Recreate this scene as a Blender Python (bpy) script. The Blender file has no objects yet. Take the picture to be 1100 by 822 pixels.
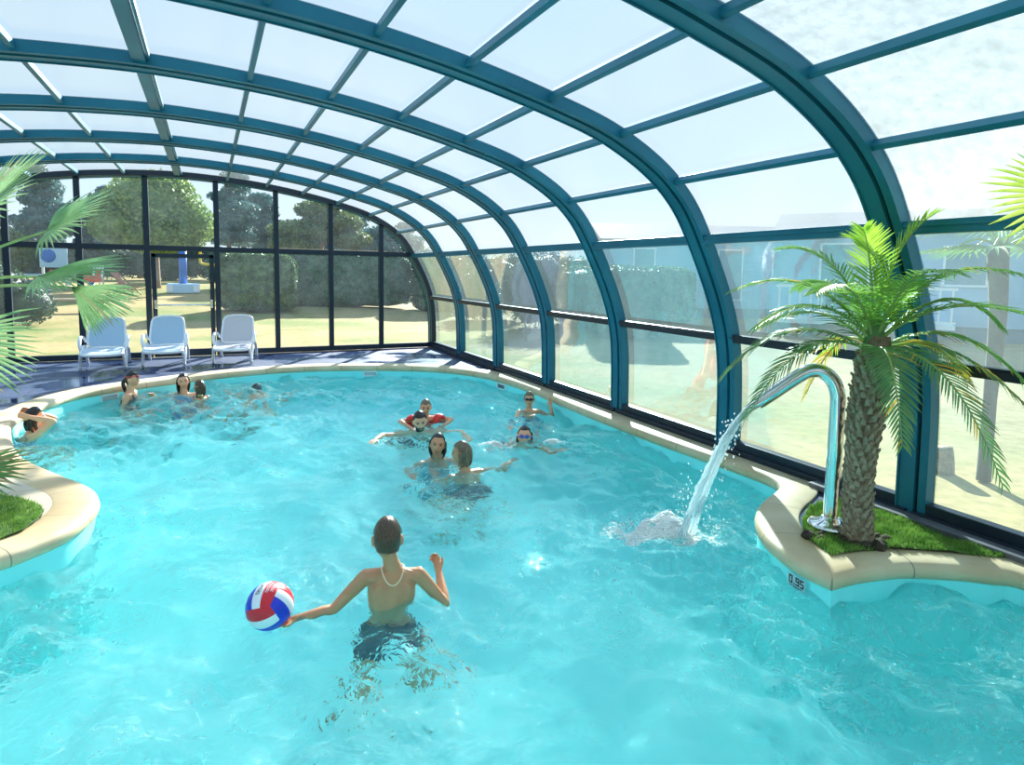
import bpy, bmesh, math, random
import numpy as np
from mathutils import Vector, Matrix, noise
from mathutils.geometry import delaunay_2d_cdt

scene = bpy.context.scene
COL = scene.collection
PI = math.pi
R = math.radians

# ------------------------------------------------------------------ camera
CAM_H = 1.70
FOC, PPX, PPY, IW, IH = 673.5, 550.0, 354.0, 1100.0, 822.0
yaw, pitch, roll = R(25.844), R(-5.2317), R(0.914)
fw = Vector((math.sin(yaw) * math.cos(pitch), math.cos(yaw) * math.cos(pitch), math.sin(pitch)))
r0 = Vector((math.cos(yaw), -math.sin(yaw), 0)); u0 = r0.cross(fw)
rt = r0 * math.cos(roll) + u0 * math.sin(roll)
up = u0 * math.cos(roll) - r0 * math.sin(roll)
cd = bpy.data.cameras.new('camera'); cam = bpy.data.objects.new('camera', cd); COL.objects.link(cam)
cam.matrix_world = Matrix(((rt.x, up.x, -fw.x, 0), (rt.y, up.y, -fw.y, 0), (rt.z, up.z, -fw.z, CAM_H), (0, 0, 0, 1)))
cd.sensor_fit = 'HORIZONTAL'; cd.sensor_width = 36; cd.lens = FOC / IW * 36
cd.shift_x = 0; cd.shift_y = -(IH / 2 - PPY) / IW
cd.clip_start = 0.05; cd.clip_end = 400
scene.camera = cam

# ------------------------------------------------------------------ light, sky, exposure
SUN_AZ, SUN_EL, SUN_E = 32.5, 23.5, 12.0
SKY = 0.70
EXPOSURE = 0.72
w = bpy.data.worlds.new('sky'); scene.world = w; w.use_nodes = True
nt = w.node_tree; nt.nodes.clear()
wo = nt.nodes.new('ShaderNodeOutputWorld'); bg = nt.nodes.new('ShaderNodeBackground')
tc = nt.nodes.new('ShaderNodeTexCoord'); sx = nt.nodes.new('ShaderNodeSeparateXYZ'); rp = nt.nodes.new('ShaderNodeValToRGB')
nz = nt.nodes.new('ShaderNodeTexNoise'); nz.inputs['Scale'].default_value = 4; nz.inputs['Detail'].default_value = 5
ad = nt.nodes.new('ShaderNodeMath'); ad.operation = 'MULTIPLY_ADD'; ad.inputs[1].default_value = 0.35; 
nt.links.new(tc.outputs['Generated'], sx.inputs[0]); nt.links.new(tc.outputs['Generated'], nz.inputs['Vector'])
nt.links.new(nz.outputs['Fac'], ad.inputs[0]); nt.links.new(sx.outputs['Z'], ad.inputs[2]); nt.links.new(ad.outputs[0], rp.inputs[0])
cr = rp.color_ramp
cr.elements[0].position = 0.15; cr.elements[0].color = (0.90, 0.95, 1.0, 1)
cr.elements[1].position = 1.0; cr.elements[1].color = (0.42, 0.67, 1.0, 1)
e = cr.elements.new(0.35); e.color = (0.64, 0.82, 0.98, 1)
bg.inputs['Strength'].default_value = SKY
nt.links.new(rp.outputs[0], bg.inputs['Color']); nt.links.new(bg.outputs[0], wo.inputs[0])

sd = bpy.data.lights.new('sun', 'SUN'); sun = bpy.data.objects.new('sun', sd); COL.objects.link(sun)
sd.energy = SUN_E; sd.angle = R(0.8); sd.color = (1.0, 0.95, 0.86)
sv = Vector((math.sin(R(SUN_AZ)) * math.cos(R(SUN_EL)), math.cos(R(SUN_AZ)) * math.cos(R(SUN_EL)), math.sin(R(SUN_EL))))
sun.rotation_euler = sv.to_track_quat('Z', 'Y').to_euler()
sun.location = sv * 40

vs = scene.view_settings
vs.view_transform = 'Standard'; vs.look = 'None'; vs.gamma = 1.0; vs.exposure = EXPOSURE; vs.use_curve_mapping = False
scene.display_settings.display_device = 'sRGB'
cy = scene.cycles
cy.max_bounces = 14; cy.diffuse_bounces = 5; cy.glossy_bounces = 5; cy.transmission_bounces = 8; cy.transparent_max_bounces = 24
cy.caustics_refractive = True; cy.caustics_reflective = False; cy.blur_glossy = 0.25
cy.sample_clamp_indirect = 6.0
cy.use_denoising = True

# ------------------------------------------------------------------ materials
def new_mat(name):
    m = bpy.data.materials.new(name); m.use_nodes = True
    n = m.node_tree.nodes; n.clear()
    o = n.new('ShaderNodeOutputMaterial')
    return m, n, m.node_tree.links, o

def noise_mix(n, l, c1, c2, scale, detail=4, lo=0.35, hi=0.65, coord='Object', vec_scale=None, rough=0.55):
    tc = n.new('ShaderNodeTexCoord'); nz = n.new('ShaderNodeTexNoise')
    nz.inputs['Scale'].default_value = scale; nz.inputs['Detail'].default_value = detail; nz.inputs['Roughness'].default_value = rough
    src = tc.outputs[coord]
    if vec_scale:
        mp = n.new('ShaderNodeMapping'); mp.inputs['Scale'].default_value = vec_scale
        l.new(src, mp.inputs['Vector']); src = mp.outputs[0]
    l.new(src, nz.inputs['Vector'])
    rp = n.new('ShaderNodeValToRGB')
    rp.color_ramp.elements[0].position = lo; rp.color_ramp.elements[0].color = (*c1, 1)
    rp.color_ramp.elements[1].position = hi; rp.color_ramp.elements[1].color = (*c2, 1)
    l.new(nz.outputs['Fac'], rp.inputs[0])
    return rp.outputs[0], nz.outputs['Fac']

def mat(name, c, rough=0.5, metal=0.0, c2=None, scale=8, bump=0.0, bscale=None, coord='Object', spec=None, vec_scale=None, lo=0.35, hi=0.65, sub=0.0):
    m, n, l, o = new_mat(name)
    b = n.new('ShaderNodeBsdfPrincipled')
    b.inputs['Roughness'].default_value = rough; b.inputs['Metallic'].default_value = metal
    if spec is not None: b.inputs['Specular IOR Level'].default_value = spec
    if sub:
        b.inputs['Subsurface Weight'].default_value = sub; b.inputs['Subsurface Radius'].default_value = (0.02, 0.008, 0.004); b.inputs['Subsurface Scale'].default_value = 0.5
    if c2 is None: b.inputs['Base Color'].default_value = (*c, 1)
    else:
        col, _ = noise_mix(n, l, c, c2, scale, coord=coord, vec_scale=vec_scale, lo=lo, hi=hi); l.new(col, b.inputs['Base Color'])
    if bump:
        _, f = noise_mix(n, l, (0, 0, 0), (1, 1, 1), bscale or scale * 3, coord=coord)
        bp = n.new('ShaderNodeBump'); bp.inputs['Strength'].default_value = bump; bp.inputs['Distance'].default_value = 0.02
        l.new(f, bp.inputs['Height']); l.new(bp.outputs[0], b.inputs['Normal'])
    l.new(b.outputs[0], o.inputs[0])
    return m

def leaf_mat(name, c, c2, scale=3, trans=0.35, rough=0.45):
    m, n, l, o = new_mat(name)
    col, _ = noise_mix(n, l, c, c2, scale)
    b = n.new('ShaderNodeBsdfPrincipled'); b.inputs['Roughness'].default_value = rough; l.new(col, b.inputs['Base Color'])
    t = n.new('ShaderNodeBsdfTranslucent'); l.new(col, t.inputs[0])
    mx = n.new('ShaderNodeMixShader'); mx.inputs[0].default_value = trans
    l.new(b.outputs[0], mx.inputs[1]); l.new(t.outputs[0], mx.inputs[2]); l.new(mx.outputs[0], o.inputs[0])
    return m

def pane_mat(name, tint, clear, haze_col, dirt_col, haze, gloss=1.0, dirt=0.0, dscale=3.0, streak=(1, 1, 1), glow=0.0, glow_rough=0.45):
    """a thin plastic or glass sheet: clear part, milky translucent part, dirt film and a Fresnel reflection"""
    m, n, l, o = new_mat(name)
    tr = n.new('ShaderNodeBsdfTransparent'); tr.inputs[0].default_value = (*tint, 1)
    tl = n.new('ShaderNodeBsdfTranslucent'); tl.inputs[0].default_value = (*haze_col, 1)
    mx = n.new('ShaderNodeMixShader'); mx.inputs[0].default_value = 1 - clear
    l.new(tr.outputs[0], mx.inputs[1])
    milky = tl.outputs[0]
    if glow:
        rf = n.new('ShaderNodeBsdfRefraction'); rf.inputs['Color'].default_value = (*haze_col, 1)
        rf.inputs['Roughness'].default_value = glow_rough; rf.inputs['IOR'].default_value = 1.25
        mg = n.new('ShaderNodeMixShader'); mg.inputs[0].default_value = glow
        l.new(milky, mg.inputs[1]); l.new(rf.outputs[0], mg.inputs[2]); milky = mg.outputs[0]
    l.new(milky, mx.inputs[2])
    cur = mx.outputs[0]
    if dirt:
        fcol, _ = noise_mix(n, l, (0, 0, 0), (1, 1, 1), dscale, detail=8, lo=0.40, hi=0.75, vec_scale=streak, rough=0.7)
        mu = n.new('ShaderNodeMath'); mu.operation = 'MULTIPLY_ADD'; mu.inputs[1].default_value = dirt; mu.inputs[2].default_value = haze
        l.new(fcol, mu.inputs[0])
        df = n.new('ShaderNodeBsdfDiffuse'); df.inputs[0].default_value = (*dirt_col, 1)
        t2 = n.new('ShaderNodeBsdfTranslucent'); t2.inputs[0].default_value = (*dirt_col, 1)
        m2 = n.new('ShaderNodeMixShader'); m2.inputs[0].default_value = 0.6; l.new(df.outputs[0], m2.inputs[1]); l.new(t2.outputs[0], m2.inputs[2])
        m3 = n.new('ShaderNodeMixShader'); l.new(mu.outputs[0], m3.inputs[0]); l.new(cur, m3.inputs[1]); l.new(m2.outputs[0], m3.inputs[2]); cur = m3.outputs[0]
    gl = n.new('ShaderNodeBsdfGlossy'); gl.inputs['Roughness'].default_value = 0.03 if not glow else 0.2
    fr = n.new('ShaderNodeFresnel'); fr.inputs[0].default_value = 1.45
    fm = n.new('ShaderNodeMath'); fm.operation = 'MULTIPLY'; fm.inputs[1].default_value = gloss; l.new(fr.outputs[0], fm.inputs[0])
    m4 = n.new('ShaderNodeMixShader'); l.new(fm.outputs[0], m4.inputs[0]); l.new(cur, m4.inputs[1]); l.new(gl.outputs[0], m4.inputs[2])
    l.new(m4.outputs[0], o.inputs[0])
    return m

M = {}
M['frame'] = mat('teal_blue_aluminium', (0.012, 0.15, 0.235), 0.38, 0.1, c2=(0.018, 0.19, 0.28), scale=2, spec=0.3)
M['frame_dark'] = mat('dark_slate_aluminium', (0.010, 0.022, 0.040), 0.35, 0.2)
M['gasket'] = mat('black_rubber', (0.008, 0.010, 0.012), 0.6)
M['roof'] = pane_mat('frosted_roof_sheet', (0.93, 0.98, 1.0), 0.72, (0.70, 0.78, 0.80), (0.45, 0.46, 0.42), 0.0, gloss=0.15, dirt=0.0, glow=0.6)
M['roof_dirty'] = pane_mat('stained_roof_sheet', (0.92, 0.97, 0.98), 0.72, (0.72, 0.77, 0.77), (0.20, 0.24, 0.21), 0.10, gloss=0.12, dirt=0.62, dscale=11, glow=0.3)
M['side'] = pane_mat('hazy_side_sheet', (0.70, 0.90, 0.95), 0.94, (0.65, 0.86, 0.90), (0.45, 0.62, 0.66), 0.03, gloss=0.38, dirt=0.13, dscale=1.6, streak=(1, 1, 0.35))
M['glass'] = pane_mat('clear_gable_sheet', (0.86, 0.95, 1.0), 0.99, (0.7, 0.85, 1.0), (0.5, 0.7, 0.85), 0.0, gloss=0.7, dirt=0.04, dscale=2)
M['liner'] = mat('turquoise_pool_liner', (0.27, 0.97, 0.96), 0.6, c2=(0.32, 0.98, 0.97), scale=1.2)
M['stone'] = mat('cream_coping_stone', (0.74, 0.62, 0.43), 0.55, c2=(0.82, 0.74, 0.58), scale=3.0, bump=0.1, bscale=60)
M['tile'] = None
M['turf'] = leaf_mat('green_turf', (0.12, 0.28, 0.04), (0.30, 0.48, 0.10), 9, 0.2, 0.7)
M['turf_base'] = mat('turf_mat', (0.07, 0.17, 0.03), 0.9, c2=(0.13, 0.24, 0.05), scale=14)
M['soil'] = mat('dark_soil', (0.035, 0.025, 0.018), 0.95, c2=(0.09, 0.065, 0.04), scale=30, bump=0.6)
M['chrome'] = mat('polished_steel', (0.78, 0.78, 0.77), 0.08, 1.0)
M['white_plastic'] = mat('white_resin', (0.86, 0.88, 0.90), 0.32)
M['sling_blue'] = mat('pale_blue_sling', (0.40, 0.56, 0.70), 0.7, c2=(0.46, 0.61, 0.74), scale=120)
M['sling_taupe'] = mat('pale_taupe_sling', (0.62, 0.58, 0.60), 0.7, c2=(0.68, 0.64, 0.65), scale=120)
M['black'] = mat('black_ink', (0.01, 0.012, 0.02), 0.6)
M['white'] = mat('white_paint', (0.85, 0.86, 0.86), 0.5)

# ------------------------------------------------------------------ object helpers
def tag(o, label=None, cat=None, group=None, kind=None):
    if label: o['label'] = label
    if cat: o['category'] = cat
    if group: o['group'] = group
    if kind: o['kind'] = kind
    return o

def empty(name, loc=(0, 0, 0), rz=0.0):
    o = bpy.data.objects.new(name, None); COL.objects.link(o)
    o.location = loc; o.rotation_euler = (0, 0, rz); o.empty_display_size = 0.2
    return o

class MB:
    def __init__(s): s.v = []; s.f = []; s.m = []; s.smooth = True
    def add(s, vs, fs, mi=0):
        b = len(s.v); s.v += [tuple(v) for v in vs]; s.f += [tuple(i + b for i in f) for f in fs]; s.m += [mi] * len(fs)
    def quad(s, a, b, c, d, mi=0): s.add([a, b, c, d], [(0, 1, 2, 3)], mi)
    def box(s, c, size, rot=None, mi=0, bev=0.0):
        hx, hy, hz = size[0] / 2, size[1] / 2, size[2] / 2
        if bev > 0:
            bm = bmesh.new(); bmesh.ops.create_cube(bm, size=1.0)
            for v in bm.verts: v.co = Vector((v.co.x * size[0], v.co.y * size[1], v.co.z * size[2]))
            bmesh.ops.bevel(bm, geom=bm.edges[:], offset=bev, segments=2, profile=0.6, affect='EDGES')
            bm.verts.index_update()
            vs = [v.co.copy() for v in bm.verts]; fs = [tuple(v.index for v in f.verts) for f in bm.faces]; bm.free()
        else:
            vs = [Vector((x, y, z)) for x in (-hx, hx) for y in (-hy, hy) for z in (-hz, hz)]
            fs = [(0, 1, 3, 2), (4, 6, 7, 5), (0, 4, 5, 1), (2, 3, 7, 6), (0, 2, 6, 4), (1, 5, 7, 3)]
        if rot is not None: vs = [rot @ v for v in vs]
        s.add([v + Vector(c) for v in vs], fs, mi)
    def bar(s, a, b, w, h, upv=(0, 0, 1), mi=0, bev=0.0):
        """rectangular bar from a to b, w across, h along upv"""
        a = Vector(a); b = Vector(b); d = (b - a); L = d.length; d.normalize()
        upv = Vector(upv); side = d.cross(upv).normalized(); u = side.cross(d).normalized()
        rot = Matrix((side, d, u)).transposed()
        s.box((a + b) / 2, (w, L, h), rot, mi, bev)
    def tube(s, pts, rad, n=10, cap=True, mi=0, sub=0):
        pts = [Vector(p) for p in pts]
        if not hasattr(rad, '__len__'): rad = [rad] * len(pts)
        if sub: pts, rad = spline(pts, rad, sub)
        k = len(pts); vs = []; nrm = None
        for i in range(k):
            t = (pts[min(i + 1, k - 1)] - pts[max(i - 1, 0)])
            if t.length < 1e-9: t = Vector((0, 0, 1))
            t.normalize()
            if nrm is None:
                nrm = t.orthogonal().normalized()
            else:
                nrm = (nrm - t * nrm.dot(t))
                nrm = nrm.normalized() if nrm.length > 1e-6 else t.orthogonal().normalized()
            bi = t.cross(nrm)
            for j in range(n):
                a = 2 * PI * j / n
                vs.append(pts[i] + (nrm * math.cos(a) + bi * math.sin(a)) * rad[i])
        fs = [(i * n + j, i * n + (j + 1) % n, (i + 1) * n + (j + 1) % n, (i + 1) * n + j) for i in range(k - 1) for j in range(n)]
        if cap:
            fs.append(tuple(reversed(range(n)))); fs.append(tuple((k - 1) * n + j for j in range(n)))
        s.add(vs, fs, mi)
    def lathe(s, prof, c=(0, 0, 0), n=24, mi=0):
        vs = []; c = Vector(c); k = len(prof)
        for r, z in prof:
            for j in range(n):
                a = 2 * PI * j / n; vs.append(c + Vector((r * math.cos(a), r * math.sin(a), z)))
        fs = [(i * n + j, i * n + (j + 1) % n, (i + 1) * n + (j + 1) % n, (i + 1) * n + j) for i in range(k - 1) for j in range(n)]
        fs.append(tuple(reversed(range(n)))); fs.append(tuple((k - 1) * n + j for j in range(n)))
        s.add(vs, fs, mi)
    def ell(s, c, rx, ry, rz, rot=None, nu=14, nv=9, mi=0, fn=None):
        vs = []; c = Vector(c)
        for i in range(1, nv):
            th = PI * i / nv
            for j in range(nu):
                a = 2 * PI * j / nu
                p = Vector((rx * math.sin(th) * math.cos(a), ry * math.sin(th) * math.sin(a), rz * math.cos(th)))
                if fn: p = fn(p)
                vs.append(p)
        top, bot = Vector((0, 0, rz)), Vector((0, 0, -rz))
        if fn: top, bot = fn(top), fn(bot)
        vs += [top, bot]; nt_, nb = len(vs) - 2, len(vs) - 1
        fs = [(i * nu + j, (i + 1) * nu + j, (i + 1) * nu + (j + 1) % nu, i * nu + (j + 1) % nu) for i in range(nv - 2) for j in range(nu)]
        fs += [(nt_, j, (j + 1) % nu) for j in range(nu)] + [(nb, (nv - 2) * nu + (j + 1) % nu, (nv - 2) * nu + j) for j in range(nu)]
        if rot is not None: vs = [rot @ v for v in vs]
        s.add([v + c for v in vs], fs, mi)
    def build(s, name, mats, parent=None, smooth=None, angle=None, link=True):
        me = bpy.data.meshes.new(name); me.from_pydata(s.v, [], s.f)
        if not isinstance(mats, (list, tuple)): mats = [mats]
        for m in mats: me.materials.append(m)
        if len(mats) > 1: me.polygons.foreach_set('material_index', s.m)
        sm = s.smooth if smooth is None else smooth
        me.polygons.foreach_set('use_smooth', [sm] * len(me.polygons))
        if sm and angle is not None:
            me.set_sharp_from_angle(angle=R(angle))
        me.update()
        o = bpy.data.objects.new(name, me)
        if link: COL.objects.link(o)
        if parent: o.parent = parent
        return o

def spline(pts, rad, sub):
    k = len(pts); P = []; Q = []
    for i in range(k - 1):
        p0, p1, p2, p3 = pts[max(i - 1, 0)], pts[i], pts[i + 1], pts[min(i + 2, k - 1)]
        r1, r2 = rad[i], rad[i + 1]
        for j in range(sub):
            t = j / sub
            P.append(0.5 * ((2 * p1) + (p2 - p0) * t + (2 * p0 - 5 * p1 + 4 * p2 - p3) * t * t + (3 * p1 - p0 - 3 * p2 + p3) * t ** 3))
            Q.append(r1 + (r2 - r1) * t)
    P.append(pts[-1]); Q.append(rad[-1])
    return P, Q

def copy_tree(o, parent=None):
    c = o.copy(); COL.objects.link(c)
    if parent: c.parent = parent
    for ch in list(o.children): copy_tree(ch, c)
    return c

def inside(pt, poly):
    x, y = pt; c = False; n = len(poly)
    for i in range(n):
        x1, y1 = poly[i]; x2, y2 = poly[(i + 1) % n]
        if (y1 > y) != (y2 > y) and x < (x2 - x1) * (y - y1) / (y2 - y1) + x1: c = not c
    return c

def inside_np(X, Y, poly):
    c = np.zeros(X.shape, bool); n = len(poly)
    for i in range(n):
        x1, y1 = poly[i]; x2, y2 = poly[(i + 1) % n]
        if y1 == y2: continue
        c ^= ((y1 > Y) != (y2 > Y)) & (X < (x2 - x1) * (Y - y1) / (y2 - y1) + x1)
    return c

def fill(outer, holes=(), extra=()):
    """triangles of a polygon with holes -> (verts2d, faces)"""
    vs = []; ed = []
    for loop in [outer, *holes]:
        b = len(vs); n = len(loop); vs += [Vector(p) for p in loop]; ed += [(b + i, b + (i + 1) % n) for i in range(n)]
    vs += [Vector(p) for p in extra]
    v, e, f, *_ = delaunay_2d_cdt(vs, ed, [], 0, 1e-5)
    C = np.array([[sum(v[i].x for i in t) / 3, sum(v[i].y for i in t) / 3] for t in f])
    ok = inside_np(C[:, 0], C[:, 1], outer)
    for h in holes: ok &= ~inside_np(C[:, 0], C[:, 1], h)
    fs = []
    for t, k in zip(f, ok):
        if not k: continue
        a, b, c = (v[i] for i in t)
        if (b.x - a.x) * (c.y - a.y) - (b.y - a.y) * (c.x - a.x) < 0: t = (t[0], t[2], t[1])
        fs.append(tuple(t))
    return [(p.x, p.y) for p in v], fs

def resample(loop, step, closed=True):
    pts = [Vector(p) for p in loop]; out = []
    n = len(pts)
    for i in range(n if closed else n - 1):
        a, b = pts[i], pts[(i + 1) % n]; L = (b - a).length; k = max(1, int(round(L / step)))
        for j in range(k): out.append(a + (b - a) * (j / k))
    if not closed: out.append(pts[-1])
    return [(p.x, p.y) for p in out]

def catmull(pts, sub=8, closed=False):
    P = [Vector(p) for p in pts]; k = len(P); out = []
    for i in range(k if closed else k - 1):
        if closed: p0, p1, p2, p3 = P[(i - 1) % k], P[i], P[(i + 1) % k], P[(i + 2) % k]
        else: p0, p1, p2, p3 = P[max(i - 1, 0)], P[i], P[i + 1], P[min(i + 2, k - 1)]
        for j in range(sub):
            t = j / sub
            out.append(0.5 * ((2 * p1) + (p2 - p0) * t + (2 * p0 - 5 * p1 + 4 * p2 - p3) * t * t + (3 * p1 - p0 - 3 * p2 + p3) * t ** 3))
    if not closed: out.append(P[-1])
    return out
# ================================================================== SETTING
YB, BAY, NB = 13.433, 1.793, 9          # gable wall, rib spacing, bays
XC = -0.468                              # ridge line
RIGHT = [(4.517, 0.0), (4.443, 1.11), (4.044, 2.02), (3.665, 2.50), (3.079, 2.84), (2.411, 3.04), (1.729, 3.19), (1.067, 3.295), (0.373, 3.365), (XC, 3.40)]
JOINT = RIGHT + [(2 * XC - x, z) for x, z in reversed(RIGHT[:-1])]
SUBP = 8
_c = [(4.53, -0.6)] + RIGHT + [(2 * XC - x, z) for x, z in reversed(RIGHT[:-1])] + [(2 * XC - 4.53, -0.6)]
PROF = catmull(_c, SUBP)[SUBP:-SUBP]     # dense profile, from the right foot over the ridge to the left foot
def prof_n(i):
    a = PROF[max(i - 1, 0)]; b = PROF[min(i + 1, len(PROF) - 1)]; t = (b - a).normalized()
    return Vector((t.y, -t.x))           # outward
def ring(off): return [PROF[i] + prof_n(i) * off for i in range(len(PROF))]
def prof_z(x):
    best = 0
    for i in range(len(PROF) - 1):
        a, b = PROF[i], PROF[i + 1]
        if min(a.x, b.x) <= x <= max(a.x, b.x) and abs(a.x - b.x) > 1e-6:
            best = max(best, a.y + (b.y - a.y) * (x - a.x) / (b.x - a.x))
    return best

def arch(mb, y0, y1, r_in, r_out, mi=0):
    a, b = ring(r_in), ring(r_out); n = len(a); vs = []
    for i in range(n):
        vs += [(a[i].x, y0, a[i].y), (a[i].x, y1, a[i].y), (b[i].x, y1, b[i].y), (b[i].x, y0, b[i].y)]
    fs = []
    for i in range(n - 1):
        p, q = i * 4, i * 4 + 4
        fs += [(p, p + 1, q + 1, q), (p + 1, p + 2, q + 2, q + 1), (p + 2, p + 3, q + 3, q + 2), (p + 3, p, q, q + 3)]
    fs += [(0, 3, 2, 1), (4 * n - 4, 4 * n - 3, 4 * n - 2, 4 * n - 1)]
    mb.add(vs, fs, mi)

ceiling = tag(empty('ceiling', (0, 0, 0)), 'arched roof of frosted sheets between teal metal ribs', 'roof', kind='structure')
wall_right = tag(empty('wall_right', (0, 0, 0)), 'clear hazy side wall in two rows of panels right of the pool', 'wall', kind='structure')
wall_left = tag(empty('wall_left', (0, 0, 0)), 'clear hazy side wall on the palm island side', 'wall', kind='structure')
for k in range(NB + 1):
    y = YB - BAY * k
    m = MB(); arch(m, y - 0.035, y + 0.075, -0.055, 0.045); 
    rib = m.build('arch_rib', M['frame'], ceiling, smooth=True, angle=30)
    m = MB(); arch(m, y - 0.058, y - 0.035, -0.02, 0.045); m.build('gasket', M['gasket'], rib, smooth=True, angle=30)
    m = MB(); arch(m, y - 0.115, y - 0.058, -0.045, 0.055); m.build('outer_profile', M['frame_dark'] if k == 0 else M['frame'], rib, smooth=True, angle=30)
    m = MB(); arch(m, y + 0.075, y + 0.088, -0.066, -0.045); m.build('edge_strip', M['frame'], rib, smooth=True, angle=30)
pr_in, pr_out = ring(0.045), ring(0.05)
for k in range(NB):
    y1, y0 = YB - BAY * k - 0.1, YB - BAY * (k + 1) + 0.07
    for side in (0, 1):
        wl = wall_right if side == 0 else wall_left
        for row in (0, 1):
            i0 = row * SUBP if side == 0 else (len(JOINT) - 1 - row - 1) * SUBP
            vs = []; 
            for i in range(i0, i0 + SUBP + 1): vs += [(pr_in[i].x, y0, pr_in[i].y), (pr_in[i].x, y1, pr_in[i].y)]
            m = MB(); m.add(vs, [(2 * j, 2 * j + 1, 2 * j + 3, 2 * j + 2) for j in range(SUBP)])
            m.build('side_panel', M['side'], wl)
        sg = 1 if side == 0 else -1
        for jn, hh, dd, nm in ((1, 0.075, 0.075, 'mid_rail'), (2, 0.085, 0.08, 'knee_rail')):
            x, z = JOINT[jn] if side == 0 else JOINT[len(JOINT) - 1 - jn]
            m = MB(); m.box((x, (y0 + y1) / 2, z), (dd, y1 - y0 + 0.06, hh), bev=0.006)
            m.box((x - sg * 0.035, (y0 + y1) / 2, z + 0.012), (0.03, y1 - y0 + 0.05, 0.018))
            m.build(nm, M['frame_dark'] if jn == 1 else M['frame'], wl, smooth=False)
        x = JOINT[0][0] if side == 0 else JOINT[-1][0]
        m = MB(); m.box((x, (y0 + y1) / 2, 0.065), (0.085, y1 - y0 + 0.06, 0.13), bev=0.006)
        m.box((x - sg * 0.05, (y0 + y1) / 2, 0.03), (0.06, y1 - y0 + 0.13, 0.06), bev=0.004)
        m.build('base_rail', M['frame_dark'], wl, smooth=False)
    vs = []; fs = []
    i0, i1 = 2 * SUBP, (len(JOINT) - 3) * SUBP
    for i in range(i0, i1 + 1): vs += [(pr_in[i].x, y0, pr_in[i].y), (pr_in[i].x, y1, pr_in[i].y)]
    m = MB(); m.add(vs, [(2 * j, 2 * j + 1, 2 * j + 3, 2 * j + 2) for j in range(i1 - i0)])
    sheet = m.build('roof_sheet', M['roof_dirty'] if k >= 6 else M['roof'], ceiling)
    for jn in range(3, len(JOINT) - 3):
        x, z = JOINT[jn]; nn = prof_n(jn * SUBP)
        wd = 0.10 if jn == 9 else 0.042
        m = MB(); c = Vector((x, 0, z)) + Vector((nn.x, 0, nn.y)) * 0.005
        m.bar((c.x, y0 - 0.02, c.z), (c.x, y1 + 0.02, c.z), wd, 0.06, (nn.x, 0, nn.y), bev=0.004)
        if jn == 9: m.bar((c.x + 0.07, y0 - 0.02, c.z + 0.01), (c.x + 0.07, y1 + 0.02, c.z + 0.01), 0.022, 0.04, (nn.x, 0, nn.y))
        m.build('ridge_beam' if jn == 9 else 'purlin', M['frame'], sheet, smooth=False)

# gable wall with posts, rail, door
wall_back = tag(empty('wall_back', (0, YB, 0)), 'glazed gable wall of dark posts behind the loungers', 'wall', kind='structure')
POSTS = [-5.15, -4.13, -3.09, -2.05, -1.004, 0.165, 1.241, 2.301, 3.353]
ZR = 2.04
for x in POSTS:
    zt = prof_z(x) - 0.02
    m = MB(); m.box((x, 0, zt / 2), (0.095, 0.07, zt), bev=0.005); m.build('post', M['frame_dark'], wall_back, smooth=False)
m = MB(); m.box((XC, 0, ZR), (8.9, 0.06, 0.10), bev=0.005); m.build('transom', M['frame_dark'], wall_back, smooth=False)
m = MB(); m.box((-3.2, 0, 0.05), (4.35, 0.08, 0.10), bev=0.005); m.box((2.35, 0, 0.05), (4.3, 0.08, 0.10), bev=0.005); m.build('bottom_rail', M['frame_dark'], wall_back, smooth=False)
edges = [2 * XC - 4.50] + POSTS + [4.50]
wn = 0
for i in range(len(edges) - 1):
    x0, x1 = edges[i], edges[i + 1]
    for row in (0, 1):
        if row == 0 and abs(x0 + 1.004) < 0.01: continue
        wn += 1
        xs = np.linspace(x0, x1, 13)
        z0 = 0.05 if row == 0 else ZR
        vs = []; fs = []
        for x in xs:
            zt = min(ZR, prof_z(float(x))) if row == 0 else max(z0, prof_z(float(x)))
            vs += [(x, YB, z0), (x, YB, zt)]
        m = MB(); m.add(vs, [(2 * j, 2 * j + 2, 2 * j + 3, 2 * j + 1) for j in range(12)])
        if row == 1 and max(v[2] for v in vs) - z0 < 0.03: continue
        o = m.build('window_%d' % wn, M['glass'])
        tag(o, 'clear gable pane %s the transom, bay %d from the left wall' % ('below' if row == 0 else 'above', i + 1), 'window', kind='structure')
door = tag(empty('door_1', (-0.42, YB, 0)), 'glazed dark metal door in the gable wall behind the middle lounger', 'door', kind='structure')
m = MB()
for sx_ in (-1, 1): m.box((sx_ * 0.485, -0.02, 0.98), (0.075, 0.06, 1.92), bev=0.005)
m.box((0, -0.02, 1.905), (1.04, 0.06, 0.075), bev=0.005); m.box((0, -0.02, 0.07), (1.04, 0.06, 0.13), bev=0.005)
m.build('door_leaf', M['frame_dark'], door, smooth=False)
m = MB(); m.quad((-0.45, -0.02, 0.13), (0.45, -0.02, 0.13), (0.45, -0.02, 1.87), (-0.45, -0.02, 1.87)); m.build('door_pane', M['glass'], door)
m = MB(); m.tube([(-0.45, -0.11, 0.985), (0.45, -0.11, 0.985)], 0.016); pb = m.build('push_bar', M['chrome'], door)
for sx_ in (-1, 1):
    m = MB(); m.box((sx_ * 0.465, -0.09, 1.0), (0.05, 0.09, 0.16), bev=0.008); m.build('bar_bracket', M['chrome'], pb, smooth=False)

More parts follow.
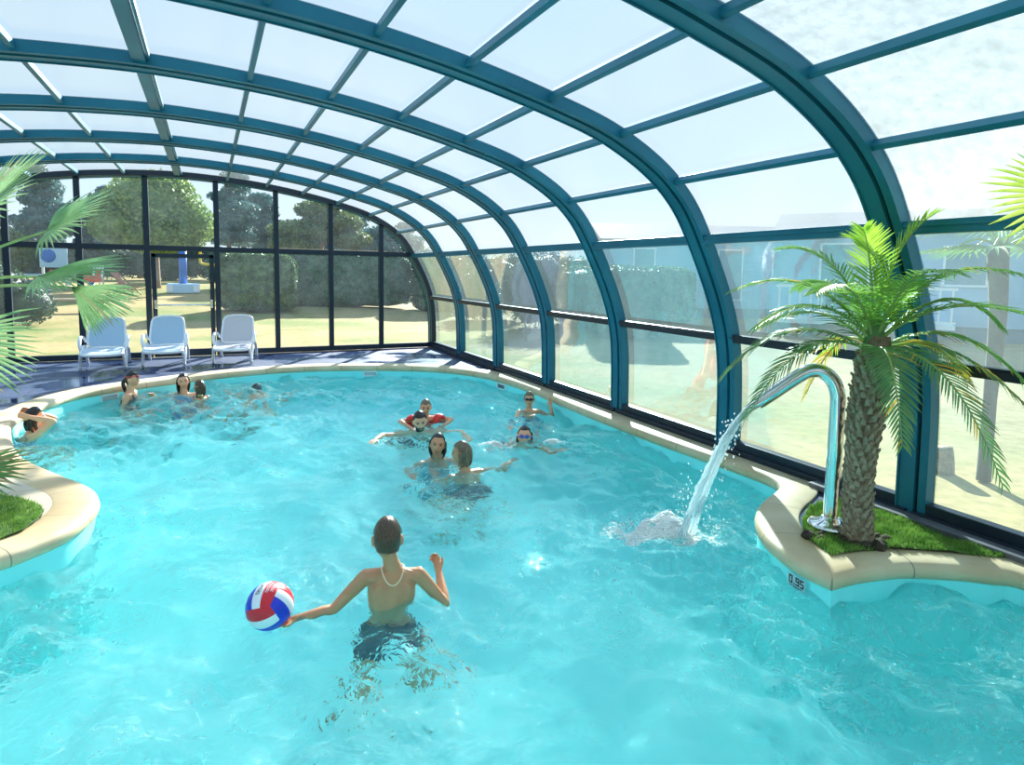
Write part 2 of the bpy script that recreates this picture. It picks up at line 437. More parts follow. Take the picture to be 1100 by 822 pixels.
# near gable behind the viewer: frosted sheets between posts
YN = YB - BAY * NB
wall_front = tag(empty('wall_front', (0, YN, 0)), 'frosted near gable wall of the enclosure', 'wall', kind='structure')
for x in POSTS:
    zt = prof_z(x) - 0.02
    m = MB(); m.box((x, 0, zt / 2), (0.095, 0.07, zt), bev=0.005); m.build('post', M['frame_dark'], wall_front, smooth=False)
m = MB(); m.box((XC, 0, ZR), (8.9, 0.06, 0.10), bev=0.005); m.build('transom', M['frame_dark'], wall_front, smooth=False)
vs = []
for x in np.linspace(2 * XC - 4.5, 4.5, 60): vs += [(x, 0, -0.1), (x, 0, max(0.2, prof_z(float(x))))]
m = MB(); m.add(vs, [(2 * j, 2 * j + 2, 2 * j + 3, 2 * j + 1) for j in range(59)]); m.build('sheet', M['roof'], wall_front)

# ------------------------------------------------------------------ pool outline (walked from the island's sharp corner, up the right wall, round the far end, down the left)
CORNER = (3.16, 2.28)
SEG_A = [CORNER, (3.145, 2.42), (3.155, 2.55), (3.195, 2.70), (3.27, 2.87), (3.40, 3.05), (3.57, 3.21), (3.80, 3.35), (4.03, 3.45), (4.20, 3.56), (4.27, 3.80),
         (4.25, 4.3), (4.21, 5.2), (4.20, 6.0), (4.22, 7.0), (4.26, 7.8), (4.25, 8.7), (4.10, 9.6), (3.66, 10.35), (2.88, 10.87), (1.85, 11.22), (1.05, 11.27), (0.30, 11.10),
         (-0.25, 10.86), (-0.89, 10.52), (-1.32, 10.22), (-1.62, 9.88), (-1.82, 9.40), (-1.93, 8.90), (-1.96, 8.40), (-1.85, 7.80), (-1.60, 6.95), (-1.32, 6.40), (-1.07, 5.99),
         (-0.87, 5.66), (-0.775, 5.36), (-0.77, 5.10), (-0.84, 4.80), (-1.0, 4.58), (-1.18, 4.43), (-1.6, 4.2), (-2.3, 3.95), (-3.2, 3.4), (-3.75, 2.5), (-3.7, 1.4), (-3.0, 0.6),
         (-1.0, 0.35), (1.0, 0.3), (2.4, 0.35), (3.3, 0.6), (3.9, 1.0), (4.17, 1.45), (4.20, 1.83), (4.10, 1.94), (3.98, 2.04), (3.80, 2.15), (3.64, 2.22), (3.38, 2.27), CORNER]
_d = catmull(SEG_A, 6)
EDGE = resample([(p.x, p.y) for p in _d], 0.05, closed=False)[:-1]
def offs(loop, d):
    n = len(loop); out = []
    for i in range(n):
        a, b, c = Vector(loop[i - 1]), Vector(loop[i]), Vector(loop[(i + 1) % n])
        t1, t2 = (b - a).normalized(), (c - b).normalized()
        n1, n2 = Vector((t1.y, -t1.x)), Vector((t2.y, -t2.x)); nn = n1 + n2
        nn = nn.normalized() if nn.length > 1e-6 else n1
        out.append(b + nn * (d / max(0.45, nn.dot(n1))))
    return out
area = sum(EDGE[i][0] * EDGE[(i + 1) % len(EDGE)][1] - EDGE[(i + 1) % len(EDGE)][0] * EDGE[i][1] for i in range(len(EDGE)))
OUTS = 1 if area > 0 else -1              # sign that moves a loop away from the water
ZF, ZW = -1.13, -0.18

# coping: one moulding swept round the edge
m, n_, l_, o_ = new_mat('cream_coping_with_joints')
uv = n_.new('ShaderNodeUVMap'); sx = n_.new('ShaderNodeSeparateXYZ'); l_.new(uv.outputs[0], sx.inputs[0])
fr = n_.new('ShaderNodeMath'); fr.operation = 'FRACT'; l_.new(sx.outputs[0], fr.inputs[0])
lt = n_.new('ShaderNodeMath'); lt.operation = 'LESS_THAN'; lt.inputs[1].default_value = 0.014; l_.new(fr.outputs[0], lt.inputs[0])
colr, fac = noise_mix(n_, l_, (0.60, 0.44, 0.24), (0.73, 0.59, 0.38), 2.5, detail=6)
mxc = n_.new('ShaderNodeMix'); mxc.data_type = 'RGBA'; mxc.inputs[7].default_value = (0.30, 0.25, 0.17, 1)
l_.new(lt.outputs[0], mxc.inputs[0]); l_.new(colr, mxc.inputs[6])
b_ = n_.new('ShaderNodeBsdfPrincipled'); b_.inputs['Roughness'].default_value = 0.5; l_.new(mxc.outputs[2], b_.inputs['Base Color']); l_.new(b_.outputs[0], o_.inputs[0])
M['coping'] = m
prof = [(0.05, -0.095), (0.012, -0.092), (-0.006, -0.075), (-0.012, -0.05), (-0.006, -0.022), (0.012, -0.004), (0.04, 0.006), (0.09, 0.010), (0.26, 0.012), (0.275, 0.004), (0.275, -0.06)]
EA = np.array(EDGE)
def clean(lp, d):
    """pull together the stretch where an offset loop folds over itself at a tight corner"""
    P = np.array([(p.x, p.y) for p in lp]); n = len(P); B = np.roll(EA, -1, 0); ab = B - EA; L2 = (ab ** 2).sum(1)
    bad = np.zeros(n, bool)
    for i in range(n):
        t = np.clip(((P[i] - EA) * ab).sum(1) / L2, 0, 1); q = EA + ab * t[:, None]
        bad[i] = np.sqrt(((P[i] - q) ** 2).sum(1).min()) < abs(d) * 0.985 - 1e-4
    i = 0
    good = np.where(~bad)[0]
    for a, b in zip(good, np.roll(good, -1)):
        b2 = b if b > a else b + n
        if b2 - a > 1:
            m_ = (P[a] + P[b]) / 2
            for k in range(a + 1, b2): P[k % n] = m_
    return [Vector(p) for p in P]
loops = [clean(offs(EDGE, d * OUTS), d) if d > 0 else offs(EDGE, d * OUTS) for d, z in prof]
N = len(EDGE); vs = []
for lp, (d, z) in zip(loops, prof): vs += [(p.x, p.y, z) for p in lp]
fs = []; uvs = []
cum = [0]
for i in range(N): cum.append(cum[-1] + (Vector(EDGE[(i + 1) % N]) - Vector(EDGE[i])).length)
for r_ in range(len(prof) - 1):
    for i in range(N):
        j = (i + 1) % N
        q = (r_ * N + i, r_ * N + j, (r_ + 1) * N + j, (r_ + 1) * N + i)
        ua, ub = cum[i] / 0.62, cum[i + 1] / 0.62
        u = (ua, ub, ub, ua)
        if OUTS < 0: q = q[::-1]; u = u[::-1]
        fs.append(q); uvs += [(x, r_) for x in u]
mb = MB(); mb.add(vs, fs)
cop = mb.build('trim_1', M['coping'], smooth=True, angle=40)
ul = cop.data.uv_layers.new(name='UVMap')
ul.data.foreach_set('uv', [c for u in uvs for c in u])
tag(cop, 'cream stone coping with a rounded nose running round the pool', 'coping', kind='structure')

# pool shell
inner = [(p.x, p.y) for p in offs(EDGE, 0.012 * OUTS)]
mb = MB(); vs = [(x, y, -0.085) for x, y in inner] + [(x, y, ZF) for x, y in inner]
fs = [(i, (i + 1) % N, N + (i + 1) % N, N + i) if OUTS < 0 else (i, N + i, N + (i + 1) % N, (i + 1) % N) for i in range(N)]
mb.add(vs, fs)
fv, ff = fill(inner); mb.add([(x, y, ZF) for x, y in fv], ff)
shell = mb.build('pool_floor', M['liner'], smooth=True, angle=40)
tag(shell, 'pale turquoise lined basin of the pool', 'pool', kind='structure')

# deck tiles
m, n_, l_, o_ = new_mat('dark_wet_deck_tiles')
tc = n_.new('ShaderNodeTexCoord'); br = n_.new('ShaderNodeTexBrick'); l_.new(tc.outputs['Object'], br.inputs['Vector'])
br.offset = 0.0; br.inputs['Scale'].default_value = 1.0; br.inputs['Brick Width'].default_value = 1.1; br.inputs['Row Height'].default_value = 1.1; br.inputs['Mortar Size'].default_value = 0.008
br.inputs['Color1'].default_value = (0.030, 0.050, 0.115, 1); br.inputs['Color2'].default_value = (0.038, 0.060, 0.13, 1); br.inputs['Mortar'].default_value = (0.02, 0.025, 0.04, 1)
b_ = n_.new('ShaderNodeBsdfPrincipled'); l_.new(br.outputs['Color'], b_.inputs['Base Color'])
wet, wf = noise_mix(n_, l_, (0.55, 0.55, 0.55), (0.06, 0.06, 0.06), 0.9, detail=5, lo=0.47, hi=0.56); l_.new(wet, b_.inputs['Roughness']); l_.new(b_.outputs[0], o_.inputs[0])
M['deck'] = m
hole = [(p.x, p.y) for p in offs(EDGE, 0.25 * OUTS)]
# keep the hole simple where the moulding folds at the tight corner
rect = [(2 * XC - 4.56, -3.6), (4.56, -3.6), (4.56, 13.48), (2 * XC - 4.56, 13.48)]
TURF_R = [(4.325, 3.02), (4.12, 3.10), (3.86, 3.02), (3.66, 2.90), (3.50, 2.76), (3.43, 2.64), (3.37, 2.45), (3.57, 2.42), (3.79, 2.36), (3.95, 2.27), (4.13, 2.14), (4.335, 1.985)]
TURF_L = [(-1.13, 5.32), (-1.06, 5.16), (-1.05, 4.95), (-1.09, 4.80), (-1.19, 4.70), (-1.45, 4.56), (-1.9, 4.42), (-2.5, 4.40), (-2.6, 5.1), (-2.5, 5.75), (-1.9, 5.85), (-1.5, 5.7), (-1.28, 5.52)]
def deck_fill(outer, holes): return fill(outer, holes)
cop_hole = [(p.x, p.y) for p in offs(EDGE, 0.06 * OUTS)]
fv, ff = fill(rect, [cop_hole])
PAVE = [(-0.5, 4.0), (-0.5, 5.8), (-1.2, 6.9), (-1.62, 7.9), (-1.7, 8.9), (-2.3, 9.1), (-3.2, 8.6), (-3.9, 7.0), (-4.0, 4.6), (-3.2, 4.0), (-2.0, 3.6)]
mb = MB(); mb.add([(x, y, -0.012) for x, y in fv], ff)
mb.quad((rect[0][0], -3.6, -0.14), (4.56, -3.6, -0.14), (4.56, -3.6, -0.012), (rect[0][0], -3.6, -0.012))
deck = mb.build('floor', M['deck'], smooth=False); tag(deck, 'dark slate blue wet tile deck around the pool', 'floor', kind='structure')
# cream paving inside the left island
m, n_, l_, o_ = new_mat('pale_island_paving')
tc = n_.new('ShaderNodeTexCoord'); br = n_.new('ShaderNodeTexBrick'); l_.new(tc.outputs['Object'], br.inputs['Vector'])
br.inputs['Scale'].default_value = 1.0; br.inputs['Brick Width'].default_value = 0.55; br.inputs['Row Height'].default_value = 0.38; br.inputs['Mortar Size'].default_value = 0.006
br.inputs['Color1'].default_value = (0.56, 0.48, 0.36, 1); br.inputs['Color2'].default_value = (0.64, 0.56, 0.44, 1); br.inputs['Mortar'].default_value = (0.45, 0.40, 0.31, 1)
b_ = n_.new('ShaderNodeBsdfPrincipled'); b_.inputs['Roughness'].default_value = 0.6; l_.new(br.outputs['Color'], b_.inputs['Base Color']); l_.new(b_.outputs[0], o_.inputs[0])
M['paving'] = m
clip = [(p.x, p.y) for p in offs(EDGE, 0.27 * OUTS)]
pv, pf = fill(PAVE, [TURF_L], extra=[])
# trim the paving to land: drop triangles whose centre lies over the coping or the water by refining with the offset edge
pts = [p for p in clip if inside(p, PAVE) and p[0] < 0]
i0 = [i for i, p in enumerate(clip) if inside(p, PAVE) and p[0] < 0]
seq = [clip[i] for i in i0]
poly = seq + [(-3.2, 3.98), (-4.0, 4.6), (-3.9, 7.0), (-3.2, 8.6), (-2.5, 9.0)]
pv, pf = fill(poly, [TURF_L])
mb = MB(); mb.add([(x, y, 0.008) for x, y in pv], pf)
pav = mb.build('floor_paving', M['paving'], smooth=False); tag(pav, 'pale stone paving of the palm island on the left', 'paving', kind='structure')
# plinth under the right wall
mb = MB(); mb.box((4.40, 0.6, 0.02), (0.13, 5.6, 0.05), bev=0.006)
pl = mb.build('baseboard_right', mat('grey_plinth', (0.10, 0.10, 0.12), 0.5, c2=(0.15, 0.15, 0.17), scale=12), smooth=False); tag(pl, 'grey plinth strip at the foot of the right wall by the palm', 'plinth', kind='structure')

# planting beds
def turf(poly, name, label, seed, nblade, lump=0.035):
    rnd = random.Random(seed)
    xs = [p[0] for p in poly]; ys = [p[1] for p in poly]
    ex = []
    g = 0.05
    gx = np.arange(min(xs), max(xs), g); gy = np.arange(min(ys), max(ys), g)
    inn = [(float(p.x), float(p.y)) for p in offs(poly, 0.0)]
    for x in gx:
        for y in gy:
            if inside((x + g / 2, y + g / 2), poly): ex.append((float(x + g / 2), float(y + g / 2)))
    v, f = fill(resample(poly, 0.06), extra=ex)
    def hz(x, y): return 0.012 + lump * (noise.noise(Vector((x * 5, y * 5, seed))) * 0.6 + 0.4 * noise.noise(Vector((x * 14, y * 14, seed))) + 0.3)
    mb = MB(); mb.add([(x, y, hz(x, y)) for x, y in v], f)
    root = mb.build(name, M['turf_base']); tag(root, label, 'turf', kind='stuff')
    mb = MB(); c = 0
    while c < nblade:
        x = rnd.uniform(min(xs), max(xs)); y = rnd.uniform(min(ys), max(ys))
        if not inside((x, y), poly): continue
        c += 1
        z = hz(x, y); h = rnd.uniform(0.015, 0.034); a = rnd.uniform(0, 2 * PI); lean = rnd.uniform(0, 0.018); b2 = rnd.uniform(0, 2 * PI)
        dx, dy = math.cos(a) * 0.003, math.sin(a) * 0.003
        mb.add([(x - dx, y - dy, z - 0.003), (x + dx, y + dy, z - 0.003), (x + lean * math.cos(b2), y + lean * math.sin(b2), z + h)], [(0, 1, 2)])
    bl = mb.build('grass_blades', M['turf'], root, smooth=False); bl['kind'] = 'stuff'
    return root
turf(TURF_R, 'turf_bed', 'green artificial turf in the right island around the feathery palm', 3, 14000)
turf(TURF_L, 'turf_bed', 'green artificial turf in the left island under the fan palm', 8, 16000)

# ------------------------------------------------------------------ land outside
def land_z(x, y):
    t = min(1, max(0, (y - 17) / 26.0)); t = t * t * (3 - 2 * t)
    s = 1 - min(1, max(0, (x - 2) / 8.0))
    return -0.03 + 0.78 * t * s + 0.05 * noise.noise(Vector((x * 0.15, y * 0.15, 0))) * min(1, max(0, (abs(x + 0.5) - 5) / 3 if y < 14 else (y - 13.5) / 3))
ex = []
for x in np.arange(-58, 80, 2.0):
    for y in np.arange(-20, 100, 2.0): ex.append((float(x), float(y)))
ex = [p for p in ex if not (rect[0][0] - 0.2 < p[0] < 4.76 and -3.8 < p[1] < 13.7)]
v, f = fill([(-60, -22), (82, -22), (82, 102), (-60, 102)], [rect], ex)
mb = MB(); mb.add([(x, y, land_z(x, y)) for x, y in v], f)
m, n_, l_, o_ = new_mat('dry_lawn')
ca, _ = noise_mix(n_, l_, (0.40, 0.29, 0.12), (0.20, 0.22, 0.055), 0.28, detail=7, lo=0.44, hi=0.60)
cb, _ = noise_mix(n_, l_, (0.28, 0.215, 0.12), (0.38, 0.31, 0.19), 1.4, detail=8)
cc, _ = noise_mix(n_, l_, (0.55, 0.55, 0.55), (1.25, 1.25, 1.25), 9.0, detail=8, lo=0.3, hi=0.7)
tc = n_.new('ShaderNodeTexCoord'); sp = n_.new('ShaderNodeSeparateXYZ'); l_.new(tc.outputs['Object'], sp.inputs[0])
ma = n_.new('ShaderNodeMapRange'); ma.inputs[1].default_value = 5.0; ma.inputs[2].default_value = 9.0; l_.new(sp.outputs[0], ma.inputs[0])
mxa = n_.new('ShaderNodeMath'); mxa.operation = 'MULTIPLY'; mxa.inputs[1].default_value = 0.75; l_.new(ma.outputs[0], mxa.inputs[0])
m1 = n_.new('ShaderNodeMix'); m1.data_type = 'RGBA'; l_.new(mxa.outputs[0], m1.inputs[0]); l_.new(ca, m1.inputs[6]); l_.new(cb, m1.inputs[7])
m2 = n_.new('ShaderNodeMix'); m2.data_type = 'RGBA'; m2.blend_type = 'MULTIPLY'; m2.inputs[0].default_value = 0.6; l_.new(m1.outputs[2], m2.inputs[6]); l_.new(cc, m2.inputs[7])
b_ = n_.new('ShaderNodeBsdfPrincipled'); b_.inputs['Roughness'].default_value = 0.95; b_.inputs['Specular IOR Level'].default_value = 0.1
l_.new(m2.outputs[2], b_.inputs['Base Color']); l_.new(b_.outputs[0], o_.inputs[0])
gr = mb.build('ground', m); tag(gr, 'dry yellow lawn and sandy ground outside the enclosure', 'ground', kind='structure')
# ================================================================== WATER
FOUNT = Vector((2.98, 3.43))
rng = np.random.default_rng(5)
_K = []
for i in range(120):
    wl = 0.11 * (1.6 / 0.11) ** rng.random()
    ang = rng.normal(0.6, 0.9) if rng.random() < 0.75 else rng.uniform(0, 2 * np.pi)
    _K.append((2 * np.pi / wl * np.cos(ang), 2 * np.pi / wl * np.sin(ang), rng.uniform(0, 2 * np.pi), 0.0105 * wl ** 0.74 * rng.uniform(0.4, 1.3)))
def water_h(X, Y):
    # warp the domain so crests curl instead of running straight
    wx = 0.16 * np.sin(1.7 * Y + 0.8 * X) + 0.08 * np.sin(4.1 * X - 2.3 * Y + 1)
    wy = 0.16 * np.sin(1.9 * X - 0.7 * Y + 2) + 0.08 * np.sin(3.7 * Y + 2.9 * X)
    H = np.zeros_like(X)
    for kx, ky, ph, a in _K: H += a * np.sin(kx * (X + wx) + ky * (Y + wy) + ph)
    calm = 0.55 + 0.45 * (0.5 + 0.5 * np.sin(0.9 * X - 0.6 * Y + 0.4))
    H *= calm
    d = np.hypot(X - FOUNT.x, Y - FOUNT.y)
    H += 0.028 * np.exp(-d / 0.65) * np.sin(2 * np.pi * d / 0.20) + 0.03 * np.exp(-(d / 0.22) ** 2)
    d2 = np.hypot(X - 0.88, Y - 3.31); H += 0.012 * np.exp(-d2 / 0.45) * np.sin(2 * np.pi * d2 / 0.16)
    for px, py in ((2.12, 5.33), (2.2, 7.0), (3.17, 6.18), (2.05, 5.88)):
        dd = np.hypot(X - px, Y - py); H += 0.012 * np.exp(-dd / 0.35) * np.sin(2 * np.pi * dd / 0.19)
    return H
g = 0.033
GX, GY = np.meshgrid(np.arange(-4.0, 4.4, g), np.arange(0.2, 11.5, g))
wl_loop = resample([(p.x, p.y) for p in offs(EDGE, 0.014 * OUTS)], 0.05)
small = [(p.x, p.y) for p in offs(EDGE, -0.025 * OUTS)]
jit = 0.0
ok = inside_np(GX.ravel(), GY.ravel(), small)
ex = list(zip(GX.ravel()[ok].tolist(), GY.ravel()[ok].tolist()))
wv, wfc = fill(wl_loop, extra=ex)
A = np.array(wv); H = water_h(A[:, 0], A[:, 1])
mb = MB(); mb.add([(x, y, ZW + h) for (x, y), h in zip(wv, H.tolist())], wfc)
m, n_, l_, o_ = new_mat('clear_pool_water')
gl = n_.new('ShaderNodeBsdfGlass'); gl.inputs['Color'].default_value = (0.86, 0.99, 1.0, 1); gl.inputs['Roughness'].default_value = 0.0; gl.inputs['IOR'].default_value = 1.33
# fine air bubbles stirred into the surface scatter some light
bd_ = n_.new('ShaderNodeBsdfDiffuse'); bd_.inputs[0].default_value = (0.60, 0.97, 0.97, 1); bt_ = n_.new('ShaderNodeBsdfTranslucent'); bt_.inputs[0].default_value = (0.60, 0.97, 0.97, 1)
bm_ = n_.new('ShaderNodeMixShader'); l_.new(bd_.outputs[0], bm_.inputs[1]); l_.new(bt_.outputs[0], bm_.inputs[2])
wm_ = n_.new('ShaderNodeMixShader'); # thin veins of froth and painted-in white reflections, thicker towards the fountain and the near right
def mth(op, a, b=None, c=None):
    q_ = n_.new('ShaderNodeMath'); q_.operation = op
    for i_, v_ in enumerate((a, b, c)):
        if v_ is None: continue
        if isinstance(v_, (int, float)): q_.inputs[i_].default_value = v_
        else: l_.new(v_, q_.inputs[i_])
    return q_.outputs[0]
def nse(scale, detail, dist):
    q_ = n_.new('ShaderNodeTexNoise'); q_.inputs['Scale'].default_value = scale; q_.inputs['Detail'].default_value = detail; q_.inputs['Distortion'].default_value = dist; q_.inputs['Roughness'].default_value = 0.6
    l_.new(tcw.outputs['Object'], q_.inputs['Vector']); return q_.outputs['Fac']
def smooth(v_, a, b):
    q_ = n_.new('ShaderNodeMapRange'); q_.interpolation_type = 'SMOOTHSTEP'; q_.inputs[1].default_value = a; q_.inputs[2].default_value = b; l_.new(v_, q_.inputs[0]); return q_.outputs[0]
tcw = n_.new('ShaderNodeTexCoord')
froth_glint = smooth(mth('ABSOLUTE', mth('SUBTRACT', nse(4.2, 5, 1.6), 0.5)), 0.055, 0.0)
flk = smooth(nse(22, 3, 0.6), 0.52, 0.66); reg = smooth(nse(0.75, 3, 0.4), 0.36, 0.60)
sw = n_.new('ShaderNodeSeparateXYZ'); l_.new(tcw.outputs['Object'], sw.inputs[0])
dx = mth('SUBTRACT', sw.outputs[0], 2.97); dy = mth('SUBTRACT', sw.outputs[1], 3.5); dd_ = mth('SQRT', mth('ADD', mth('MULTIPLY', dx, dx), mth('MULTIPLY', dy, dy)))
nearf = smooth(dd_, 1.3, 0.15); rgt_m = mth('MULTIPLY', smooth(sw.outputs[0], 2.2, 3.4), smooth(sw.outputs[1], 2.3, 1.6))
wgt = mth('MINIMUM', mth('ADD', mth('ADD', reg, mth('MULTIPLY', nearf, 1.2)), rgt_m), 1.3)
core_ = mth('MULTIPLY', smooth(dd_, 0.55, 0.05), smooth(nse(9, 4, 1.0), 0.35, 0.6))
froth = mth('ADD', mth('MULTIPLY', mth('MULTIPLY', froth_glint, mth('ADD', mth('MULTIPLY', flk, 0.7), 0.3)), mth('MULTIPLY', wgt, 0.36)), mth('MULTIPLY', core_, 0.6))  # froth veins with white ripple reflections painted in, plus foam core at the fountain
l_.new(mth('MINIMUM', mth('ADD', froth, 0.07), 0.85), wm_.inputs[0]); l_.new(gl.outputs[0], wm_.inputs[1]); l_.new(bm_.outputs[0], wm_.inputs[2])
nw_ = n_.new('ShaderNodeTexNoise'); nw_.inputs['Scale'].default_value = 13.0; nw_.inputs['Detail'].default_value = 3; nw_.inputs['Distortion'].default_value = 0.8
l_.new(tcw.outputs['Object'], nw_.inputs['Vector']); bw_ = n_.new('ShaderNodeBump'); bw_.inputs['Strength'].default_value = 0.85; bw_.inputs['Distance'].default_value = 0.03
l_.new(nw_.outputs['Fac'], bw_.inputs['Height']); l_.new(bw_.outputs[0], gl.inputs['Normal']); l_.new(bw_.outputs[0], bd_.inputs['Normal']); l_.new(bw_.outputs[0], bt_.inputs['Normal'])
l_.new(wm_.outputs[0], o_.inputs[0])
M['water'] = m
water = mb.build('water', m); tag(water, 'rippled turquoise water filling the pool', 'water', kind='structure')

m, n_, l_, o_ = new_mat('white_foam')
d_ = n_.new('ShaderNodeBsdfDiffuse'); d_.inputs[0].default_value = (1.0, 0.995, 0.95, 1)
t_ = n_.new('ShaderNodeBsdfTranslucent'); t_.inputs[0].default_value = (0.92, 0.98, 1, 1)
x_ = n_.new('ShaderNodeMixShader'); x_.inputs[0].default_value = 0.15; l_.new(d_.outputs[0], x_.inputs[1]); l_.new(t_.outputs[0], x_.inputs[2]); l_.new(x_.outputs[0], o_.inputs[0])
M['foam'] = m
def foam(name, label, cx, cy, rx, ry, rz, n, seed, hmax=0.05, hole=0.0):
    """a froth of small bubbles and drops heaped on the water, thinning outwards"""
    rnd = random.Random(seed); mb = MB(); c = 0
    while c < n:
        u = abs(rnd.gauss(0, 0.5)); 
        if u > 1.3 or u < hole: continue
        a = rnd.uniform(0, 2 * PI); x = u * math.cos(a) * rx; y = u * math.sin(a) * ry
        ca, sa = math.cos(rz), math.sin(rz); X, Y = cx + x * ca - y * sa, cy + x * sa + y * ca
        if noise.noise(Vector((X * 9, Y * 9, seed))) + (0.75 - u) * 1.1 < rnd.uniform(-0.1, 0.25): continue
        c += 1
        z = ZW + float(water_h(np.array([X]), np.array([Y]))[0])
        r = rnd.uniform(0.002, 0.007) * (1.25 - 0.6 * u)
        hh = hmax * max(0, 1 - u * 1.6) * rnd.random() ** 1.5
        mb.ell((X, Y, z + hh), r * rnd.uniform(1, 3), r * rnd.uniform(1, 3), r * 0.6, Matrix.Rotation(rnd.uniform(0, PI), 3, 'Z'), 6, 4)
    for k in range(n // 25):                       # flying drops
        u = rnd.random() ** 0.7; a = rnd.uniform(0, 2 * PI); X = cx + u * rx * math.cos(a); Y = cy + u * ry * math.sin(a)
        mb.ell((X, Y, ZW + 0.02 + rnd.random() ** 2 * hmax * 2.2), 0.004, 0.004, 0.005, None, 6, 4)
    o = mb.build(name, M['foam']); tag(o, label, 'foam', kind='stuff'); return o
foam('splash_foam', 'white foam where the fountain jet strikes the water', 2.97, 3.50, 0.50, 0.32, R(-35), 9000, 4, 0.035)
foam('splash_foam', 'white splash beside the swimmer in blue goggles', 2.74, 6.07, 0.26, 0.14, R(-20), 1800, 9, 0.06)
foam('splash_foam', 'thin splash in front of the swimmer in blue goggles', 3.38, 5.92, 0.18, 0.08, R(-25), 220, 19, 0.03)
# ================================================================== FITTINGS AND THINGS
# fountain pipe
A2 = Vector((3.70, 2.715)); D2 = Vector((-0.40, 0.39)).normalized()
def fp(s, z): return (A2.x + D2.x * s, A2.y + D2.y * s, z)
fo = tag(empty('fountain_spout', (A2.x, A2.y, 0.038)), 'tall polished steel water spout bent over the pool beside the palm', 'water spout')
def loc(p, o): return (p[0] - o.location.x, p[1] - o.location.y, p[2] - o.location.z)
m = MB(); PR = 0.047
arc = [fp(0, 0.04), fp(0, 0.3), fp(0, 0.6), fp(0, 0.86), fp(0.006, 0.94), fp(0.03, 1.01), fp(0.075, 1.062), fp(0.13, 1.085), fp(0.19, 1.075), fp(0.25, 1.035), fp(0.33, 0.97), fp(0.42, 0.895), fp(0.49, 0.838)]
m.tube([loc(p, fo) for p in arc], [PR] * 10 + [PR, PR * 0.99, PR * 0.97], 20, cap=False, sub=4); m.build('pipe', M['chrome'], fo)
m = MB(); m.tube([loc(fp(0.46, 0.862), fo), loc(fp(0.555, 0.785), fo)], [0.030, 0.028], 18, cap=False); m.tube([loc(fp(0.478, 0.848), fo), loc(fp(0.49, 0.838), fo)], [PR * 1.02, 0.03], 20); m.build('nozzle', M['chrome'], fo)
m = MB(); m.lathe([(0.0, 0.0), (0.135, 0.0), (0.138, 0.02), (0.128, 0.034), (0.075, 0.046), (0.058, 0.07), (0.05, 0.075)], n=36); m.build('base_flange', M['chrome'], fo)
rnd = random.Random(77); mb = MB()
for k in range(26):
    a = rnd.uniform(0, 2 * PI); r_ = rnd.uniform(0.05, 0.16); c_ = Vector((3.745, 2.525, 0.0)) if k % 2 else Vector((3.60, 2.66, 0.0)); s_ = rnd.uniform(0.03, 0.055)
    p = (c_.x + r_ * math.cos(a), c_.y + r_ * math.sin(a))
    if inside(p, TURF_R): mb.ell((p[0], p[1], 0.022), s_, s_ * 0.8, 0.034, None, 10, 6, fn=lambda p_: p_ * (1 + 0.3 * noise.noise(p_ * 60)))
so = mb.build('bare_soil', M['soil']); tag(so, 'dark bare soil round the palm trunk and the steel spout base', 'soil', kind='stuff')

# water jet
m, n_, l_, o_ = new_mat('falling_water')
g_ = n_.new('ShaderNodeBsdfGlass'); g_.inputs['IOR'].default_value = 1.25; g_.inputs['Roughness'].default_value = 0.08; g_.inputs['Color'].default_value = (0.93, 0.99, 1, 1)
d_ = n_.new('ShaderNodeBsdfTranslucent'); d_.inputs[0].default_value = (0.92, 0.98, 1, 1); d2_ = n_.new('ShaderNodeBsdfDiffuse'); d2_.inputs[0].default_value = (0.92, 0.98, 1, 1)
mxd = n_.new('ShaderNodeMixShader'); l_.new(d_.outputs[0], mxd.inputs[1]); l_.new(d2_.outputs[0], mxd.inputs[2])
tr_ = n_.new('ShaderNodeBsdfTransparent'); mxa = n_.new('ShaderNodeMixShader'); mxa.inputs[0].default_value = 0.45; l_.new(g_.outputs[0], mxa.inputs[1]); l_.new(tr_.outputs[0], mxa.inputs[2])
x_ = n_.new('ShaderNodeMixShader'); x_.inputs[0].default_value = 0.33; l_.new(mxa.outputs[0], x_.inputs[1]); l_.new(mxd.outputs[0], x_.inputs[2]); l_.new(x_.outputs[0], o_.inputs[0])
M['jet'] = m
rnd = random.Random(21); mb = MB()
JET = [(0.55, 0.79), (0.62, 0.69), (0.69, 0.56), (0.76, 0.39), (0.83, 0.19), (0.885, 0.02), (0.93, -0.16)]
side = Vector((-D2.y, D2.x, 0))
for k in range(13):
    o1 = rnd.uniform(-1, 1); o2 = rnd.uniform(-1, 1); P = []; Rr = []
    for i, (s, z) in enumerate(JET):
        t = i / (len(JET) - 1); sp = 0.018 + 0.055 * t
        p = Vector(fp(s * 1.0 + o2 * sp * 0.9, z)) + side * (o1 * sp + 0.008 * math.sin(i * 2.1 + k)); P.append(p); Rr.append((0.013 - 0.004 * t) * rnd.uniform(0.6, 1.3))
    P, Rr = spline([Vector(p) for p in P], Rr, 5)
    Rr = [r * (1 + 0.3 * math.sin(j * 1.9 + k)) for j, r in enumerate(Rr)]
    mb.tube(P, Rr, 8)
for k in range(260):
    t = rnd.random() ** 0.7; i = min(5, int(t * 6)); f = t * 6 - i
    s = JET[i][0] * (1 - f) + JET[i + 1][0] * f; z = JET[i][1] * (1 - f) + JET[i + 1][1] * f
    p = Vector(fp(s + rnd.gauss(0, 0.03 + 0.06 * t), z)) + side * rnd.gauss(0, 0.02 + 0.05 * t); r = rnd.uniform(0.003, 0.007)
    mb.ell(p, r, r, r * 1.6, None, 6, 4)
